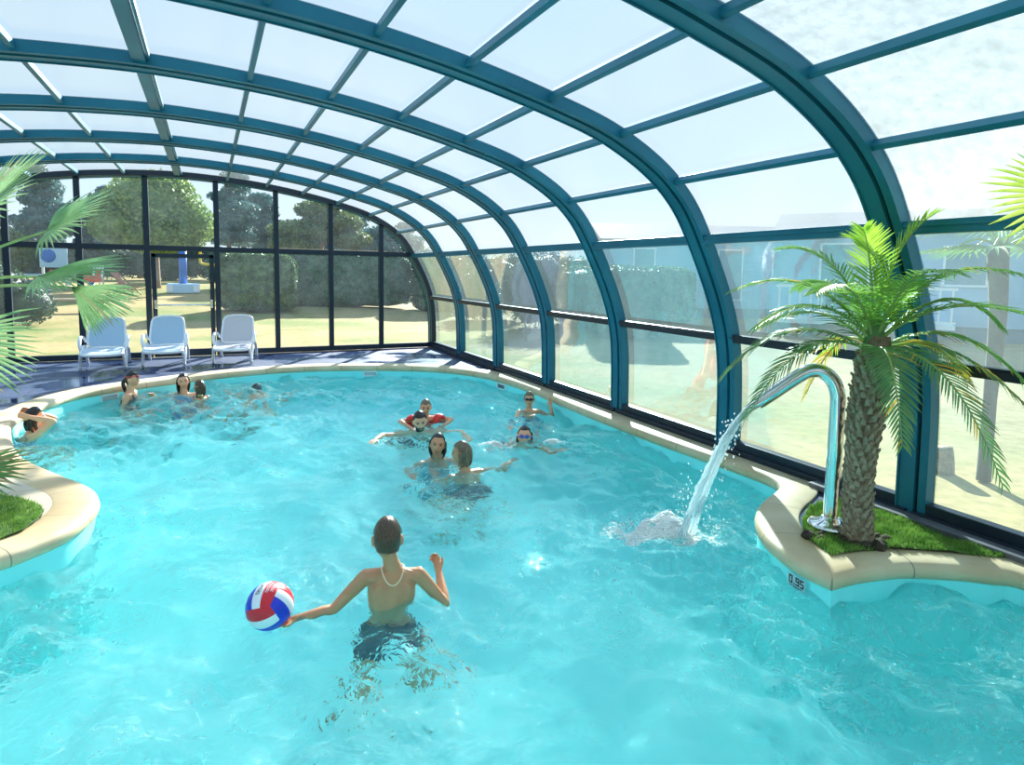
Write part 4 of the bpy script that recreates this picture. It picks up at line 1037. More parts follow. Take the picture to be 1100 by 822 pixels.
def ik(a, t, l1, l2, pole):
    a, t, pole = Vector(a), Vector(t), Vector(pole); d = t - a; L = min(max(d.length, 1e-4), (l1 + l2) * 0.995)
    dn = d.normalized(); t = a + dn * L
    x = (l1 * l1 - l2 * l2 + L * L) / (2 * L); h = math.sqrt(max(0, l1 * l1 - x * x))
    pv = pole - dn * pole.dot(dn); pv = pv.normalized() if pv.length > 1e-5 else dn.orthogonal().normalized()
    return a + dn * x + pv * h, t

def head_pt(d, s):
    """unit direction -> point of a sculpted head (local, +y face, z up)"""
    x, y, z = d
    g = lambda cx, cz, sx_, sz_: math.exp(-((x - cx) / sx_) ** 2 - ((z - cz) / sz_) ** 2)
    px, py, pz = 0.074 * x, 0.094 * y, 0.116 * z
    if z < 0: px *= 1 - 0.30 * (-z) ** 1.6
    if z < 0.1 and y < 0: py *= 1 - 0.33 * min(1, (0.1 - z)) ** 1.2
    if y > 0:
        if z > 0.2: py *= 1 - 0.10 * (z - 0.2)
        py -= 0.009 * (g(0.40, 0.05, 0.22, 0.12) + g(-0.40, 0.05, 0.22, 0.12)) * y
        py += 0.005 * g(0, 0.22, 0.6, 0.10) * y
        py += 0.020 * y * math.exp(-(x / 0.15) ** 2) * max(0, 1 - abs((z + 0.20) / 0.30)) ** 0.8 * (1.0 if z < -0.05 else 0.75)
        py += 0.006 * y * g(0, -0.55, 0.26, 0.06) + 0.005 * y * g(0, -0.66, 0.24, 0.05) + 0.007 * y * g(0, -0.88, 0.30, 0.12)
        py += 0.004 * y * (g(0.5, -0.2, 0.25, 0.2) + g(-0.5, -0.2, 0.25, 0.2))
    return Vector((px, py, pz)) * s

def person(label, locn, rz, s, hs, head=(0, 0, 0), hand_l=None, hand_r=None, pole_l=(-0.3, -0.4, -1), pole_r=(0.3, -0.4, -1), pel=(0, -0.04, -0.48),
           foot_l=(-0.12, -0.02, -0.88), foot_r=(0.12, 0.02, -0.88), skin=SK_FAIR, beard=False, hx=1.0, voxel=0.0075, tilt=0.0, neck_off=(0, 0.0), curl=0.5, spread=0.25, cat='person', seed=1, palm_l=None, palm_r=None, female=False, knee=(0, 1, 0.1)):
    """local frame: x to the person's right, y forward, z up, z = 0 at the water surface; limb targets in metres"""
    root = tag(empty('person', (locn[0], locn[1], ZW), rz), label, cat, 'bathers in the pool')
    mb = MB(); Nk = Vector((0, 0, hs)); P = Nk + Vector(pel) * s
    up_ = (Nk - P).normalized(); rgt_ = Vector((math.cos(tilt), 0, math.sin(tilt))); rgt_ = (rgt_ - up_ * rgt_.dot(up_)).normalized()
    fw_ = up_.cross(rgt_).normalized()
    sh = 0.165 if female else 0.178
    secs = [(-0.06, .130, .100), (0.0, .155, .108), (0.12, .142, .098), (0.26, .126, .088), (0.42, .140, .098), (0.62, .158, .106), (0.80, .158, .098), (0.92, .128, .078), (1.0, .075, .062), (1.06, .054, .056)]
    if female: secs = [(a, b * (1.04 if a < 0.1 else 0.92), c) for a, b, c in secs]
    L = (Nk - P).length
    hsweep(mb, [P + up_ * (L * a) for a, _, _ in secs], [(b * s, c * s) for _, b, c in secs], 18)
    for sx_ in (-1, 1):                      # shoulder blades
        mb.ell(Nk - up_ * 0.135 * s + rgt_ * (sx_ * 0.078 * s) - fw_ * 0.072 * s, 0.048 * s, 0.020 * s, 0.070 * s, Matrix((rgt_, fw_, up_)).transposed() @ Matrix.Rotation(sx_ * R(14), 3, 'Y'), 12, 9)
    # neck and head
    hq = Matrix.Rotation(R(head[0]), 3, 'Z') @ Matrix.Rotation(R(head[1]), 3, 'X') @ Matrix.Rotation(R(head[2]), 3, 'Y')
    nb = Nk + up_ * 0.02 * s
    hc = nb + (up_ * 0.3 + Vector((0, 0, 0.7))).normalized() * (0.168 * s * (0.4 + 0.6 * hx)) + Vector((neck_off[0], neck_off[1], 0)) * s + hq @ Vector((0, 0.022 * s, 0))
    jaw = hc + hq @ Vector((0, -0.022 * s, -0.06 * s))
    hsweep(mb, [nb - up_ * 0.03 * s, nb.lerp(jaw, 0.5), jaw], [(.058 * s, .060 * s), (.050 * s, .053 * s), (.050 * s, .052 * s)], 14)
    NU, NV = 44, 32; vs = []
    for i in range(1, NV):
        th = PI * i / NV
        for j in range(NU):
            a = 2 * PI * j / NU; vs.append(hc + hq @ head_pt((math.sin(th) * math.sin(a), math.sin(th) * math.cos(a), math.cos(th)), s * hx))
    vs += [hc + hq @ head_pt((0, 0, 1), s * hx), hc + hq @ head_pt((0, 0, -1), s * hx)]
    fs = [(i * NU + j, i * NU + (j + 1) % NU, (i + 1) * NU + (j + 1) % NU, (i + 1) * NU + j) for i in range(NV - 2) for j in range(NU)]
    fs += [(len(vs) - 2, (j + 1) % NU, j) for j in range(NU)] + [(len(vs) - 1, (NV - 2) * NU + j, (NV - 2) * NU + (j + 1) % NU) for j in range(NU)]
    mb.add(vs, fs)
    for sx_ in (-1, 1):
        c = hc + hq @ Vector((sx_ * 0.078 * s * hx, -0.004 * s, -0.012 * s)); mb.ell(c, 0.011 * s * hx, 0.019 * s * hx, 0.031 * s * hx, hq @ Matrix.Rotation(sx_ * R(-18), 3, 'Z') @ Matrix.Rotation(R(-12), 3, 'X'), 12, 8)
    # arms and hands
    for sx_, tgt, pole, pn in ((-1, hand_l, pole_l, palm_l), (1, hand_r, pole_r, palm_r)):
        S = Nk + rgt_ * (sx_ * sh * s) - up_ * 0.045 * s
        if tgt is None: tgt = S + Vector((sx_ * 0.22, 0.22, -0.36)) * s
        E, Wr = ik(S, tgt, 0.285 * s, 0.25 * s, pole)
        hsweep(mb, [Nk - up_ * 0.04 * s + rgt_ * sx_ * 0.05 * s, S, S.lerp(E, 0.10)], [(.060 * s, .055 * s), (.056 * s, .056 * s), (.050 * s, .050 * s)], 12)
        hsweep(mb, [S, S.lerp(E, 0.30), S.lerp(E, 0.65), E], [.050 * s, .047 * s, .041 * s, .035 * s], 12)
        hsweep(mb, [E, E.lerp(Wr, 0.25), E.lerp(Wr, 0.65), Wr], [.036 * s, .039 * s, .031 * s, .025 * s], 12)
        d = (Wr - E).normalized()
        nrm = Vector(pn) if pn is not None else Vector((0, 0, -1))
        nrm = nrm - d * nrm.dot(d); nrm = nrm.normalized() if nrm.length > 0.05 else d.orthogonal().normalized()
        if pn is not None and len(pn) > 3: pass
        ac = d.cross(nrm) * sx_          # thumb side
        if ac.dot(-rgt_ * sx_) < 0 and pn is None: ac = -ac
        K = Wr + d * 0.085 * s
        for o_ in (-0.026, -0.009, 0.009, 0.026): hsweep(mb, [Wr + ac * o_ * 0.6 * s, K + ac * o_ * s], [.015 * s, .013 * s], 8)
        for fi, (o_, ln) in enumerate(((0.029, 0.066), (0.010, 0.075), (-0.010, 0.070), (-0.028, 0.056))):
            fd = (d + ac * o_ * spread * 22 * 0.5).normalized(); p = K + ac * o_ * s; pts = [p]
            for j, fl in enumerate((0.42, 0.32, 0.26)):
                ang = (curl[sx_ > 0] if hasattr(curl, '__len__') else curl) * (0.5 + 0.7 * j); dd = (fd * math.cos(ang) + nrm * math.sin(ang)).normalized(); p = p + dd * ln * fl * s; pts.append(p)
            hsweep(mb, pts, [.0088 * s, .0084 * s, .0078 * s, .0068 * s], 8)
        th0 = Wr + d * 0.022 * s + ac * 0.022 * s
        hsweep(mb, [th0, th0 + (d * 0.6 + ac * 0.8).normalized() * 0.036 * s, th0 + (d * 0.6 + ac * 0.8).normalized() * 0.036 * s + (d * 0.9 + ac * 0.35 + nrm * 0.2).normalized() * 0.034 * s], [.014 * s, .0105 * s, .008 * s], 8)
    # legs
    for sx_, ft in ((-1, foot_l), (1, foot_r)):
        Hh = P + rgt_ * (sx_ * 0.085 * s) - up_ * 0.02 * s
        Kn, An = ik(Hh, ft, 0.42 * s, 0.41 * s, knee)
        hsweep(mb, [Hh, Hh.lerp(Kn, 0.35), Hh.lerp(Kn, 0.8), Kn], [.088 * s, .078 * s, .058 * s, .052 * s], 14)
        hsweep(mb, [Kn, Kn.lerp(An, 0.3), Kn.lerp(An, 0.75), An], [.052 * s, .055 * s, .038 * s, .033 * s], 12)
        fd = Vector((sx_ * 0.2, 1, -0.1)).normalized(); hsweep(mb, [An - fd * 0.03 * s - Vector((0, 0, 0.025 * s)), An + fd * 0.08 * s - Vector((0, 0, 0.035 * s)), An + fd * 0.15 * s - Vector((0, 0, 0.045 * s))], [(.032 * s, .03 * s), (.04 * s, .026 * s), (.034 * s, .016 * s)], 10)
    tmp = mb.build('tmp', skin, None)
    rm = tmp.modifiers.new('r', 'REMESH'); rm.mode = 'VOXEL'; rm.voxel_size = voxel
    sm = tmp.modifiers.new('s', 'SMOOTH'); sm.factor = 0.5; sm.iterations = 2
    dg = bpy.context.evaluated_depsgraph_get(); me = bpy.data.meshes.new_from_object(tmp.evaluated_get(dg), depsgraph=dg); old = tmp.data
    bpy.data.objects.remove(tmp); bpy.data.meshes.remove(old)
    me.name = 'body'; me.materials.clear()
    for x in skin: me.materials.append(x)
    n = len(me.vertices); co = np.empty(n * 3); me.vertices.foreach_get('co', co); co = co.reshape(-1, 3)
    nf = len(me.polygons); cen = np.empty(nf * 3); me.polygons.foreach_get('center', cen); cen = cen.reshape(-1, 3)
    hm = np.array(hq); hl = (cen - np.array(hc)) @ hm / (s * hx)           # rows: head-local coordinates
    X, Y, Z = hl[:, 0] / 0.074, hl[:, 1] / 0.094, hl[:, 2] / 0.116
    face = (Y > 0.45) & (np.abs(X) < 1.1) & (np.abs(Z) < 1.15)
    mi = np.zeros(nf, int)
    ax_ = np.abs(np.abs(X) - 0.42)
    mi[face & (ax_ < 0.15) & (np.abs(Z - 0.045) < 0.05)] = 1
    mi[face & (ax_ < 0.22) & (np.abs(Z - 0.20) < 0.032)] = 3
    if beard:
        bd = (Y > -0.1) & (Z < -0.30) & (Z > -1.25) & (np.abs(X) < 1.1) & ~((np.abs(X) < 0.5) & (Z > -0.40) & (np.abs(X) < 0.28) & (Z > -0.36)) & ((np.abs(X) > 0.62) | (Z < -0.42))
        mi[bd] = 3
    mi[face & (np.abs(X) < 0.34) & (np.abs(Z + 0.60) < 0.075)] = 2
    me.polygons.foreach_set('material_index', mi.tolist()); me.polygons.foreach_set('use_smooth', [True] * nf); me.update()
    body = bpy.data.objects.new('body', me); COL.objects.link(body); body.parent = root
    info = dict(root=root, body=body, hc=hc, hq=hq, s=s, sh=s * hx, P=P, Nk=Nk, up=up_, rgt=rgt_, fw=fw_, L=L, knee=knee)
    return info

def garment(I, name, m, fn, off=0.006):
    """cloth lying on the body: the body's faces chosen by fn(u along spine 0..1, x, y, z) moved outwards"""
    me = I['body'].data; s = I['s']; n = len(me.vertices); co = np.empty(n * 3); me.vertices.foreach_get('co', co); co = co.reshape(-1, 3)
    nr = np.empty(n * 3); me.vertices.foreach_get('normal', nr); nr = nr.reshape(-1, 3)
    rel = co - np.array(I['P']); u = rel @ np.array(I['up']) / I['L']; x = rel @ np.array(I['rgt']) / s; y = rel @ np.array(I['fw']) / s
    d2 = (co - np.array(I['hc'])); notarm = np.abs(x) < 0.185
    ok = fn(u, x, y, co[:, 2]) & notarm & (u > (-0.45 if name == 'swim_shorts' else -0.13))
    fs = [tuple(p.vertices) for p in me.polygons if all(ok[i] for i in p.vertices)]
    used = sorted({i for f in fs for i in f}); mp = {v: i for i, v in enumerate(used)}
    if not used: return
    mb = MB(); mb.add([tuple(co[i] + nr[i] * off) for i in used], [tuple(mp[i] for i in f) for f in fs])
    return mb.build(name, m, I['root'])

def hair(I, m, kind='short', length=0.3, seed=1, thick=0.010, front=0.55, name='hair', side_shift=0.0):
    rnd = random.Random(seed); s, hc, hq = I['sh'], I['hc'], I['hq']; mb = MB(); NU, NV = 56, 36; idx = {}; vs = []
    def has(d):
        x, y, z = d
        line = front + 0.10 * (x * x) if y > 0.45 else (front - (0.45 - y) * 1.3 if y > -0.15 else -9)
        if abs(x) > 0.72 and -0.35 < y < 0.35 and z < 0.18: return False
        lo = -0.62 if kind != 'short' else -0.50
        return z > max(line, lo if y < -0.1 else -0.1 if kind == 'short' else -0.3)
    for i in range(NV + 1):
        th = PI * i / NV
        for j in range(NU):
            a = 2 * PI * j / NU; d = (math.sin(th) * math.sin(a), math.sin(th) * math.cos(a), math.cos(th))
            if has(d):
                t_ = thick * s * (1 + 0.35 * noise.noise(Vector((a * 9, th * 2.2, seed)))) 
                idx[(i, j)] = len(vs); p = head_pt(d, s); vs.append(hc + hq @ (p + p.normalized() * t_))
    fs = []
    for i in range(NV):
        for j in range(NU):
            k = [(i, j), (i, (j + 1) % NU), (i + 1, (j + 1) % NU), (i + 1, j)]
            if all(q_ in idx for q_ in k): fs.append(tuple(idx[q_] for q_ in k))
    mb.add(vs, fs)
    # rim: tuck the edge into the skin
    cnt = {}
    for f in fs:
        for a, b in zip(f, f[1:] + f[:1]): cnt[(a, b)] = 1
    base_ = len(mb.v); rim = {}
    for (a, b) in list(cnt):
        if (b, a) not in cnt:
            for q_ in (a, b):
                if q_ not in rim: v = vs[q_]; rim[q_] = len(mb.v); mb.v.append(tuple(v + (hc - v).normalized() * thick * s * 1.8))
            mb.f.append((b, a, rim[a], rim[b])); mb.m.append(0)
    back = lambda x, y, z: hc + hq @ (Vector((x, y, z)) * s)
    if kind == 'long':
        for k in range(34):
            u = -1 + 2 * (k + 0.5) / 34; a = u * 1.75; x0, y0 = 0.080 * math.sin(a), -0.094 * math.cos(a)
            st = back(x0, y0 + 0.004, rnd.uniform(-0.01, 0.05)); ln = length * s * rnd.uniform(0.75, 1.1)
            mid = st + Vector((0, 0, -ln * 0.5)) + hq @ Vector((x0 * 0.05 + side_shift * 0.3, -0.012, 0)) * s; en = st + Vector((0, 0, -ln)) + hq @ Vector((x0 * -0.25 + rnd.uniform(-0.012, 0.012) + side_shift, 0.028 if abs(u) < 0.7 else 0.012, 0)) * s
            mb.tube([st, mid, en], [0.011 * s, 0.0105 * s, 0.003 * s], 6, sub=4)
    if kind == 'ponytail':
        for k in range(12):
            a = 2 * PI * k / 12; r_ = 0.016 * (1 if k % 2 else 0.5)
            st = back(r_ * math.cos(a), -0.095, 0.02 + r_ * math.sin(a)); e1 = back(r_ * 1.3 * math.cos(a), -0.125 + r_ * math.sin(a), -0.05); e2 = back(r_ * 1.2 * math.cos(a), -0.105 + r_ * math.sin(a), -0.05 - length * 0.6); e3 = back(r_ * 0.4 * math.cos(a), -0.085, -0.05 - length)
            mb.tube([st, e1, e2, e3], [0.010 * s, 0.012 * s, 0.010 * s, 0.003 * s], 6, sub=3)
    return mb.build(name, m, I['root'])

def goggles(I, lens, strap, z=0.004, up_=0.0, name='goggles', big=1.0, tip=0.0):
    s, hc, hq = I['sh'], I['hc'], I['hq']; mb = MB()
    off = up_
    for sx_ in (-1, 1):
        d = Vector((sx_ * 0.36, 0.93, off + 0.03)).normalized(); p = head_pt((d.x, d.y, d.z), s)
        mb.ell(hc + hq @ (p + Vector((0, 0.008, 0)) * s), 0.027 * s * big, 0.012 * s, 0.019 * s * big, hq @ Matrix.Rotation(sx_ * R(-20), 3, 'Z'), 14, 9, 1)
    d = Vector((0, 1, off + 0.03)).normalized(); p = head_pt((0, d.y, d.z), s) ; c = hc + hq @ (p + Vector((0, 0.004, 0.0)) * s); mb.ell(c, 0.014 * s, 0.006 * s, 0.006 * s, hq, 8, 6, 0)
    vs = []; n = 36
    for j in range(n):
        a = 2 * PI * j / n; zz = off + 0.03 + tip * (0.5 - 0.5 * math.cos(a))
        for dz in (-0.05, 0.05):
            d = Vector((math.sin(a), math.cos(a), zz + dz)).normalized(); p = head_pt((d.x, d.y, d.z), s); vs.append(hc + hq @ (p + p.normalized() * 0.015 * s))
    fs = [(2 * j, 2 * ((j + 1) % n), 2 * ((j + 1) % n) + 1, 2 * j + 1) for j in range(n) if not (j < 3 or j > n - 4)]
    mb.add(vs, fs, 0)
    return mb.build(name, [strap, lens], I['root'])

def az(a): return -R(a)                       # compass bearing the person faces (0 = towards the gable wall, 90 = right wall)
def to_local(I_loc, rz, p):
    v = Vector((p[0] - I_loc[0], p[1] - I_loc[1], p[2] - ZW)); return Matrix.Rotation(-rz, 3, 'Z') @ v

# the boy with the ball, seen from behind
bl, bz = (0.885, 3.31), az(12)
LH = to_local(bl, bz, (0.365, 3.365, -0.165)); RH = to_local(bl, bz, (1.20, 3.43, -0.095))
I = person('boy seen from behind, waist deep, reaching left towards the red white and blue ball', bl, bz, 0.84, 0.215, hx=1.19, head=(-3, -10, 0), hand_l=tuple(LH), hand_r=tuple(RH), pole_l=(-0.2, 0.3, -1), pole_r=(0.2, -0.9, -0.7), neck_off=(-0.035, 0),
           pel=(-0.02, -0.02, -0.48), foot_l=(-0.20, -0.10, -0.89), foot_r=(0.24, 0.06, -0.89), skin=SK_TAN, voxel=0.0052, tilt=0.18, palm_l=(0, 0, 1), palm_r=(-0.6, -0.6, 0.2), curl=(0.35, 1.0))
hair(I, H_BROWN, 'short', seed=3, thick=0.009)
garment(I, 'swim_shorts', C_NAVY, lambda u, x, y, z: (u < 0.20) & (u > -0.5), 0.012)
s_ = I['s']; mb = MB(); P_ = []
for k in range(25):
    a = 2 * PI * k / 24; yy = math.cos(a)
    p = I['Nk'] + I['rgt'] * (0.074 * math.sin(a) * s_) + I['fw'] * ((0.070 * yy - 0.016) * s_ ) + I['up'] * ((0.026 - (0.085 * max(0, -yy) ** 1.6) * 1.0) * s_)
    if yy < 0: p = p - I['fw'] * (0.030 * (-yy)) * s_
    P_.append(p)
mb.tube(P_, 0.0028, 6); mb.build('necklace', mat('pale_necklace', (0.85, 0.78, 0.55), 0.3), I['root'])

# left edge: girl in white goggles at the coping
rz = az(75); lo = (-1.80, 8.42)
I = person('girl in white swimming goggles at the left pool edge, hands raised to the strap', lo, rz, 0.92, 0.03, head=(0, -6, 0), hand_l=(-0.105, 0.02, 0.235), hand_r=(0.105, -0.02, 0.225), pole_l=(-0.3, 1, -0.6), pole_r=(0.5, 0.9, -0.5),
           pel=(0, -0.08, -0.46), skin=SK_FAIR, curl=0.6, female=True, palm_l=(1, 0, 0), palm_r=(-1, 0, 0))
hair(I, H_DARK, 'long', 0.22, 4); goggles(I, mat('blue_goggle_lens', (0.12, 0.28, 0.45), 0.1), mat('white_goggle_strap', (0.75, 0.88, 0.88), 0.4)); garment(I, 'swimsuit', C_BLUE, lambda u, x, y, z: (u < 0.72), 0.005)

# girl with red goggles pushed up
I = person('girl in black swimsuit with red goggles pushed up on her forehead', (-1.02, 10.08), az(100), 0.93, 0.13, head=(-8, 0, 0), hand_l=(-0.24, 0.22, -0.25), hand_r=(0.24, 0.15, -0.28), skin=SK_FAIR, female=True)
hair(I, H_DARK, 'ponytail', 0.18, 5); goggles(I, mat('red_goggle_lens', (0.45, 0.02, 0.03), 0.15), mat('red_goggle_strap', (0.85, 0.10, 0.10), 0.4), up_=0.42, tip=-0.1)
garment(I, 'swimsuit', C_BLACK, lambda u, x, y, z: (u < 0.78) | ((u < 0.99) & (np.abs(np.abs(x) - 0.085) < 0.014)), 0.006)

# woman facing us and child with ponytail
I = person('smiling woman facing the pool, beside the child with wet ponytail', (-0.37, 10.30), az(172), 0.98, 0.02, head=(-6, 4, 6), hand_l=(-0.20, 0.30, -0.04), hand_r=(0.42, 0.10, 0.02), skin=SK_PALE, female=True, pole_r=(0.5, -0.4, -0.6))
hair(I, H_DARK, 'long', 0.20, 6, front=0.60); garment(I, 'swimsuit', C_BLUE, lambda u, x, y, z: (u < 0.74), 0.005)
I = person('child with long wet brown hair in an orange strap, face turned to the smiling woman', (-0.14, 10.03), az(-55), 0.80, 0.0, head=(0, 0, 0), hand_l=(-0.18, 0.28, -0.12), hand_r=(0.10, 0.30, -0.10), skin=SK_OLIVE, female=True)
hair(I, H_BROWN, 'long', 0.24, 7); garment(I, 'swimsuit', C_ORANGE, lambda u, x, y, z: (u < 0.76) | ((u < 1.0) & (np.abs(np.abs(x) - 0.075) < 0.02)), 0.006)
# back of a dark head
I = person('bather seen from behind with only a wet black-haired head above water', (0.62, 10.33), az(20), 0.95, -0.20, head=(10, 0, 0), skin=SK_FAIR, pel=(0, -0.25, -0.40), hand_l=(-0.45, 0.15, -0.25), hand_r=(0.45, 0.15, -0.25), foot_l=(-0.12, -0.5, -0.85), foot_r=(0.12, -0.45, -0.85))
hair(I, H_DARK, 'long', 0.14, 8)

# bearded man with the child on his back
I = person('bearded man swimming forward with both arms spread, carrying a child on his back', (2.20, 7.0), az(196), 1.0, -0.045, head=(4, -10, 5), hand_l=(-0.52, 0.26, -0.03), hand_r=(0.50, 0.34, -0.01), pole_l=(-0.4, -0.6, 0.1), pole_r=(0.4, -0.6, 0.1), skin=SK_PALE, beard=True, pel=(0, -0.34, -0.34), foot_l=(-0.15, -0.85, -0.75), foot_r=(0.15, -0.8, -0.80), curl=0.2)
hair(I, H_DARK, 'short', seed=9, front=0.50, thick=0.013); garment(I, 'swim_shorts', C_NAVY, lambda u, x, y, z: (u < 0.12), 0.010)
I = person('small child in red inflatable armbands riding on the bearded man', (2.36, 7.27), az(192), 0.72, 0.085, hx=1.14, head=(-6, -8, 0), hand_l=(-0.20, 0.20, 0.015), hand_r=(0.20, 0.20, 0.015), pole_l=(-1, -0.2, 0.2), pole_r=(1, -0.2, 0.2), skin=SK_FAIR, pel=(0, -0.28, -0.36), foot_l=(-0.25, -0.40, -0.50), foot_r=(0.25, -0.40, -0.50), voxel=0.0065)
hair(I, H_LIGHT, 'short', seed=10)
garment(I, 'swim_vest', C_RED, lambda u, x, y, z: (u < 0.95) & (u > 0.1), 0.012)
for sx_ in (-1, 1):
    mb = MB(); c = Vector((sx_ * 0.165, 0.04, 0.05)); a_ = Vector((sx_ * 0.45, 0.75, -0.1)).normalized(); n1 = a_.orthogonal().normalized(); n2 = a_.cross(n1); vs = []; NA, NBb = 20, 10
    for i in range(NA):
        u = 2 * PI * i / NA; rd = n1 * math.cos(u) + n2 * math.sin(u)
        for j in range(NBb):
            v_ = 2 * PI * j / NBb; vs.append(c + rd * (0.058 + 0.026 * math.cos(v_)) + a_ * 0.055 * math.sin(v_))
    mb.add(vs, [(i * NBb + j, ((i + 1) % NA) * NBb + j, ((i + 1) % NA) * NBb + (j + 1) % NBb, i * NBb + (j + 1) % NBb) for i in range(NA) for j in range(NBb)]); mb.build('armband', C_RED, I['root'])

# woman facing us, girl turned away
I = person('young woman with slicked dark hair facing us, behind the girl with soaked tangled hair', (2.04, 5.90), az(192), 0.95, -0.035, head=(-6, 6, -8), skin=SK_OLIVE, female=True, hand_l=(-0.30, 0.25, -0.22), hand_r=(0.28, 0.22, -0.2), pel=(0, -0.12, -0.45))
hair(I, H_DARK, 'long', 0.16, 11, front=0.66); garment(I, 'swimsuit', C_TEAL, lambda u, x, y, z: (u < 0.70) | ((u < 0.98) & (np.abs(np.abs(x) - 0.10) < 0.02)), 0.006)
I = person('girl with soaked tangled brown hair seen from behind, right arm stretched out', (2.12, 5.34), az(-12), 0.92, 0.01, head=(48, 2, -4), hand_l=(-0.15, 0.30, -0.16), hand_r=(0.60, 0.06, -0.05), pole_r=(0.2, -0.6, -0.3), skin=SK_TAN, female=True, pel=(0, -0.16, -0.44), voxel=0.0065, curl=0.2)
hair(I, H_LIGHT, 'long', 0.15, 12, thick=0.014, side_shift=0.012); garment(I, 'swimsuit', C_NAVY, lambda u, x, y, z: (u < 0.55), 0.006)

# boy in sunglasses at the right edge, swimmer in goggles
I = person('child in dark sunglasses near the right coping, one hand lifted', (3.88, 7.44), az(205), 0.76, 0.02, hx=1.12, head=(-4, 0, 0), hand_r=(-0.0, 0.22, -0.02), hand_l=(-0.29, 0.06, 0.09), pole_l=(-0.6, 0.3, -0.8), pole_r=(0.6, 0.4, -0.3), skin=SK_FAIR, voxel=0.0065, palm_l=(0.2, 1, 0), curl=0.25)
hair(I, H_LIGHT, 'short', seed=13, front=0.52); goggles(I, mat('dark_sunglass_lens', (0.01, 0.01, 0.03), 0.08), mat('dark_sunglass_frame', (0.03, 0.03, 0.05), 0.3), name='sunglasses', big=1.25, up_=0.04)
garment(I, 'swim_shorts', C_BLUE, lambda u, x, y, z: (u < 0.12), 0.010)
I = person('swimmer in blue goggles with chin at the waterline amid white splashes', (3.17, 6.18), az(207), 0.86, -0.115, hx=1.14, head=(0, 12, 0), hand_r=(0.35, 0.32, -0.12), hand_l=(-0.40, 0.25, -0.10), pel=(0, -0.38, -0.26), foot_l=(-0.12, -1.0, -0.45), foot_r=(0.12, -1.05, -0.35), skin=SK_FAIR, voxel=0.0065, female=True)
hair(I, H_DARK, 'long', 0.16, 14, front=0.62); goggles(I, mat('blue_mirror_lens', (0.06, 0.10, 0.40), 0.1), mat('purple_goggle_strap', (0.20, 0.12, 0.40), 0.4), big=1.15); garment(I, 'swimsuit', C_NAVY, lambda u, x, y, z: (u < 0.74), 0.006)
# ================================================================== OUTSIDE
def leaf_cloud(mb, n, sampler, size, rnd, mi=0, flat=0.0):
    for _ in range(n):
        p, nr = sampler(rnd)
        d = Vector((rnd.gauss(0, 1), rnd.gauss(0, 1), rnd.gauss(0, 1) * (1 - flat))) * 0.8 + nr * 0.6; d.normalize()
        a = d.orthogonal().normalized(); b = d.cross(a); t = rnd.uniform(0, 2 * PI); u = a * math.cos(t) + b * math.sin(t); v = d.cross(u)
        sz = size * rnd.uniform(0.6, 1.3)
        mb.add([p - u * sz, p - v * sz * 0.5, p + u * sz, p + v * sz * 0.5], [(0, 1, 2, 3)], mi)

def blob_sampler(blobs):
    ws = [b[1][0] * b[1][2] for b in blobs]
    def f(rnd):
        c, r = rnd.choices(blobs, ws)[0]
        d = Vector((rnd.gauss(0, 1), rnd.gauss(0, 1), rnd.gauss(0, 1))).normalized(); k = rnd.random() ** 0.25
        return Vector((c[0] + d.x * r[0] * k, c[1] + d.y * r[1] * k, c[2] + d.z * r[2] * k)), d
    return f

def leafy(name, cat, label, base, blobs, n, size, lm, trunk=None, core=True, seed=1, group=None, trunk_m=None):
    """crown of leaves gathered in rounded masses; blobs are ((x,y,z),(rx,ry,rz)) from the base"""
    rnd = random.Random(seed); root = tag(empty(name, base), label, cat, group)
    mb = MB(); leaf_cloud(mb, n, blob_sampler(blobs), size, rnd)
    mb.build('foliage', lm, root, smooth=False)
    if core:
        mb = MB()
        for c, r in blobs: mb.ell(c, r[0] * 0.80, r[1] * 0.80, r[2] * 0.80, None, 12, 8, fn=lambda p: p * (1 + 0.25 * noise.noise(p * (1.5 / max(0.3, r[0])) + Vector((seed, 0, 0)))))
        mb.build('inner_foliage', lm, root)
    if trunk:
        mb = MB()
        for pts, rr in trunk: mb.tube(pts, rr, 8, sub=3)
        mb.build('trunk', trunk_m or M['bark'], root)
    return root
L_LIGHT = leaf_mat('light_green_foliage', (0.17, 0.28, 0.06), (0.34, 0.44, 0.13), 1.2, 0.3, 0.6)
L_DARK = leaf_mat('dark_green_foliage', (0.025, 0.065, 0.03), (0.06, 0.12, 0.05), 1.0, 0.2, 0.6)
L_PINE = leaf_mat('blue_green_needles', (0.06, 0.15, 0.14), (0.12, 0.24, 0.22), 0.8, 0.25, 0.6)
L_OLIVE = leaf_mat('olive_foliage', (0.10, 0.15, 0.05), (0.20, 0.25, 0.09), 1.0, 0.25, 0.6)
L_HEDGE = leaf_mat('hedge_leaves', (0.025, 0.08, 0.03), (0.15, 0.28, 0.10), 5.0, 0.2, 0.5)
L_HEDGE2 = leaf_mat('hedge_leaves_bluish', (0.02, 0.075, 0.045), (0.09, 0.21, 0.12), 5.0, 0.2, 0.5)
L_RUST = leaf_mat('dark_reddish_shrub', (0.05, 0.06, 0.035), (0.16, 0.10, 0.08), 3.0, 0.2, 0.5)

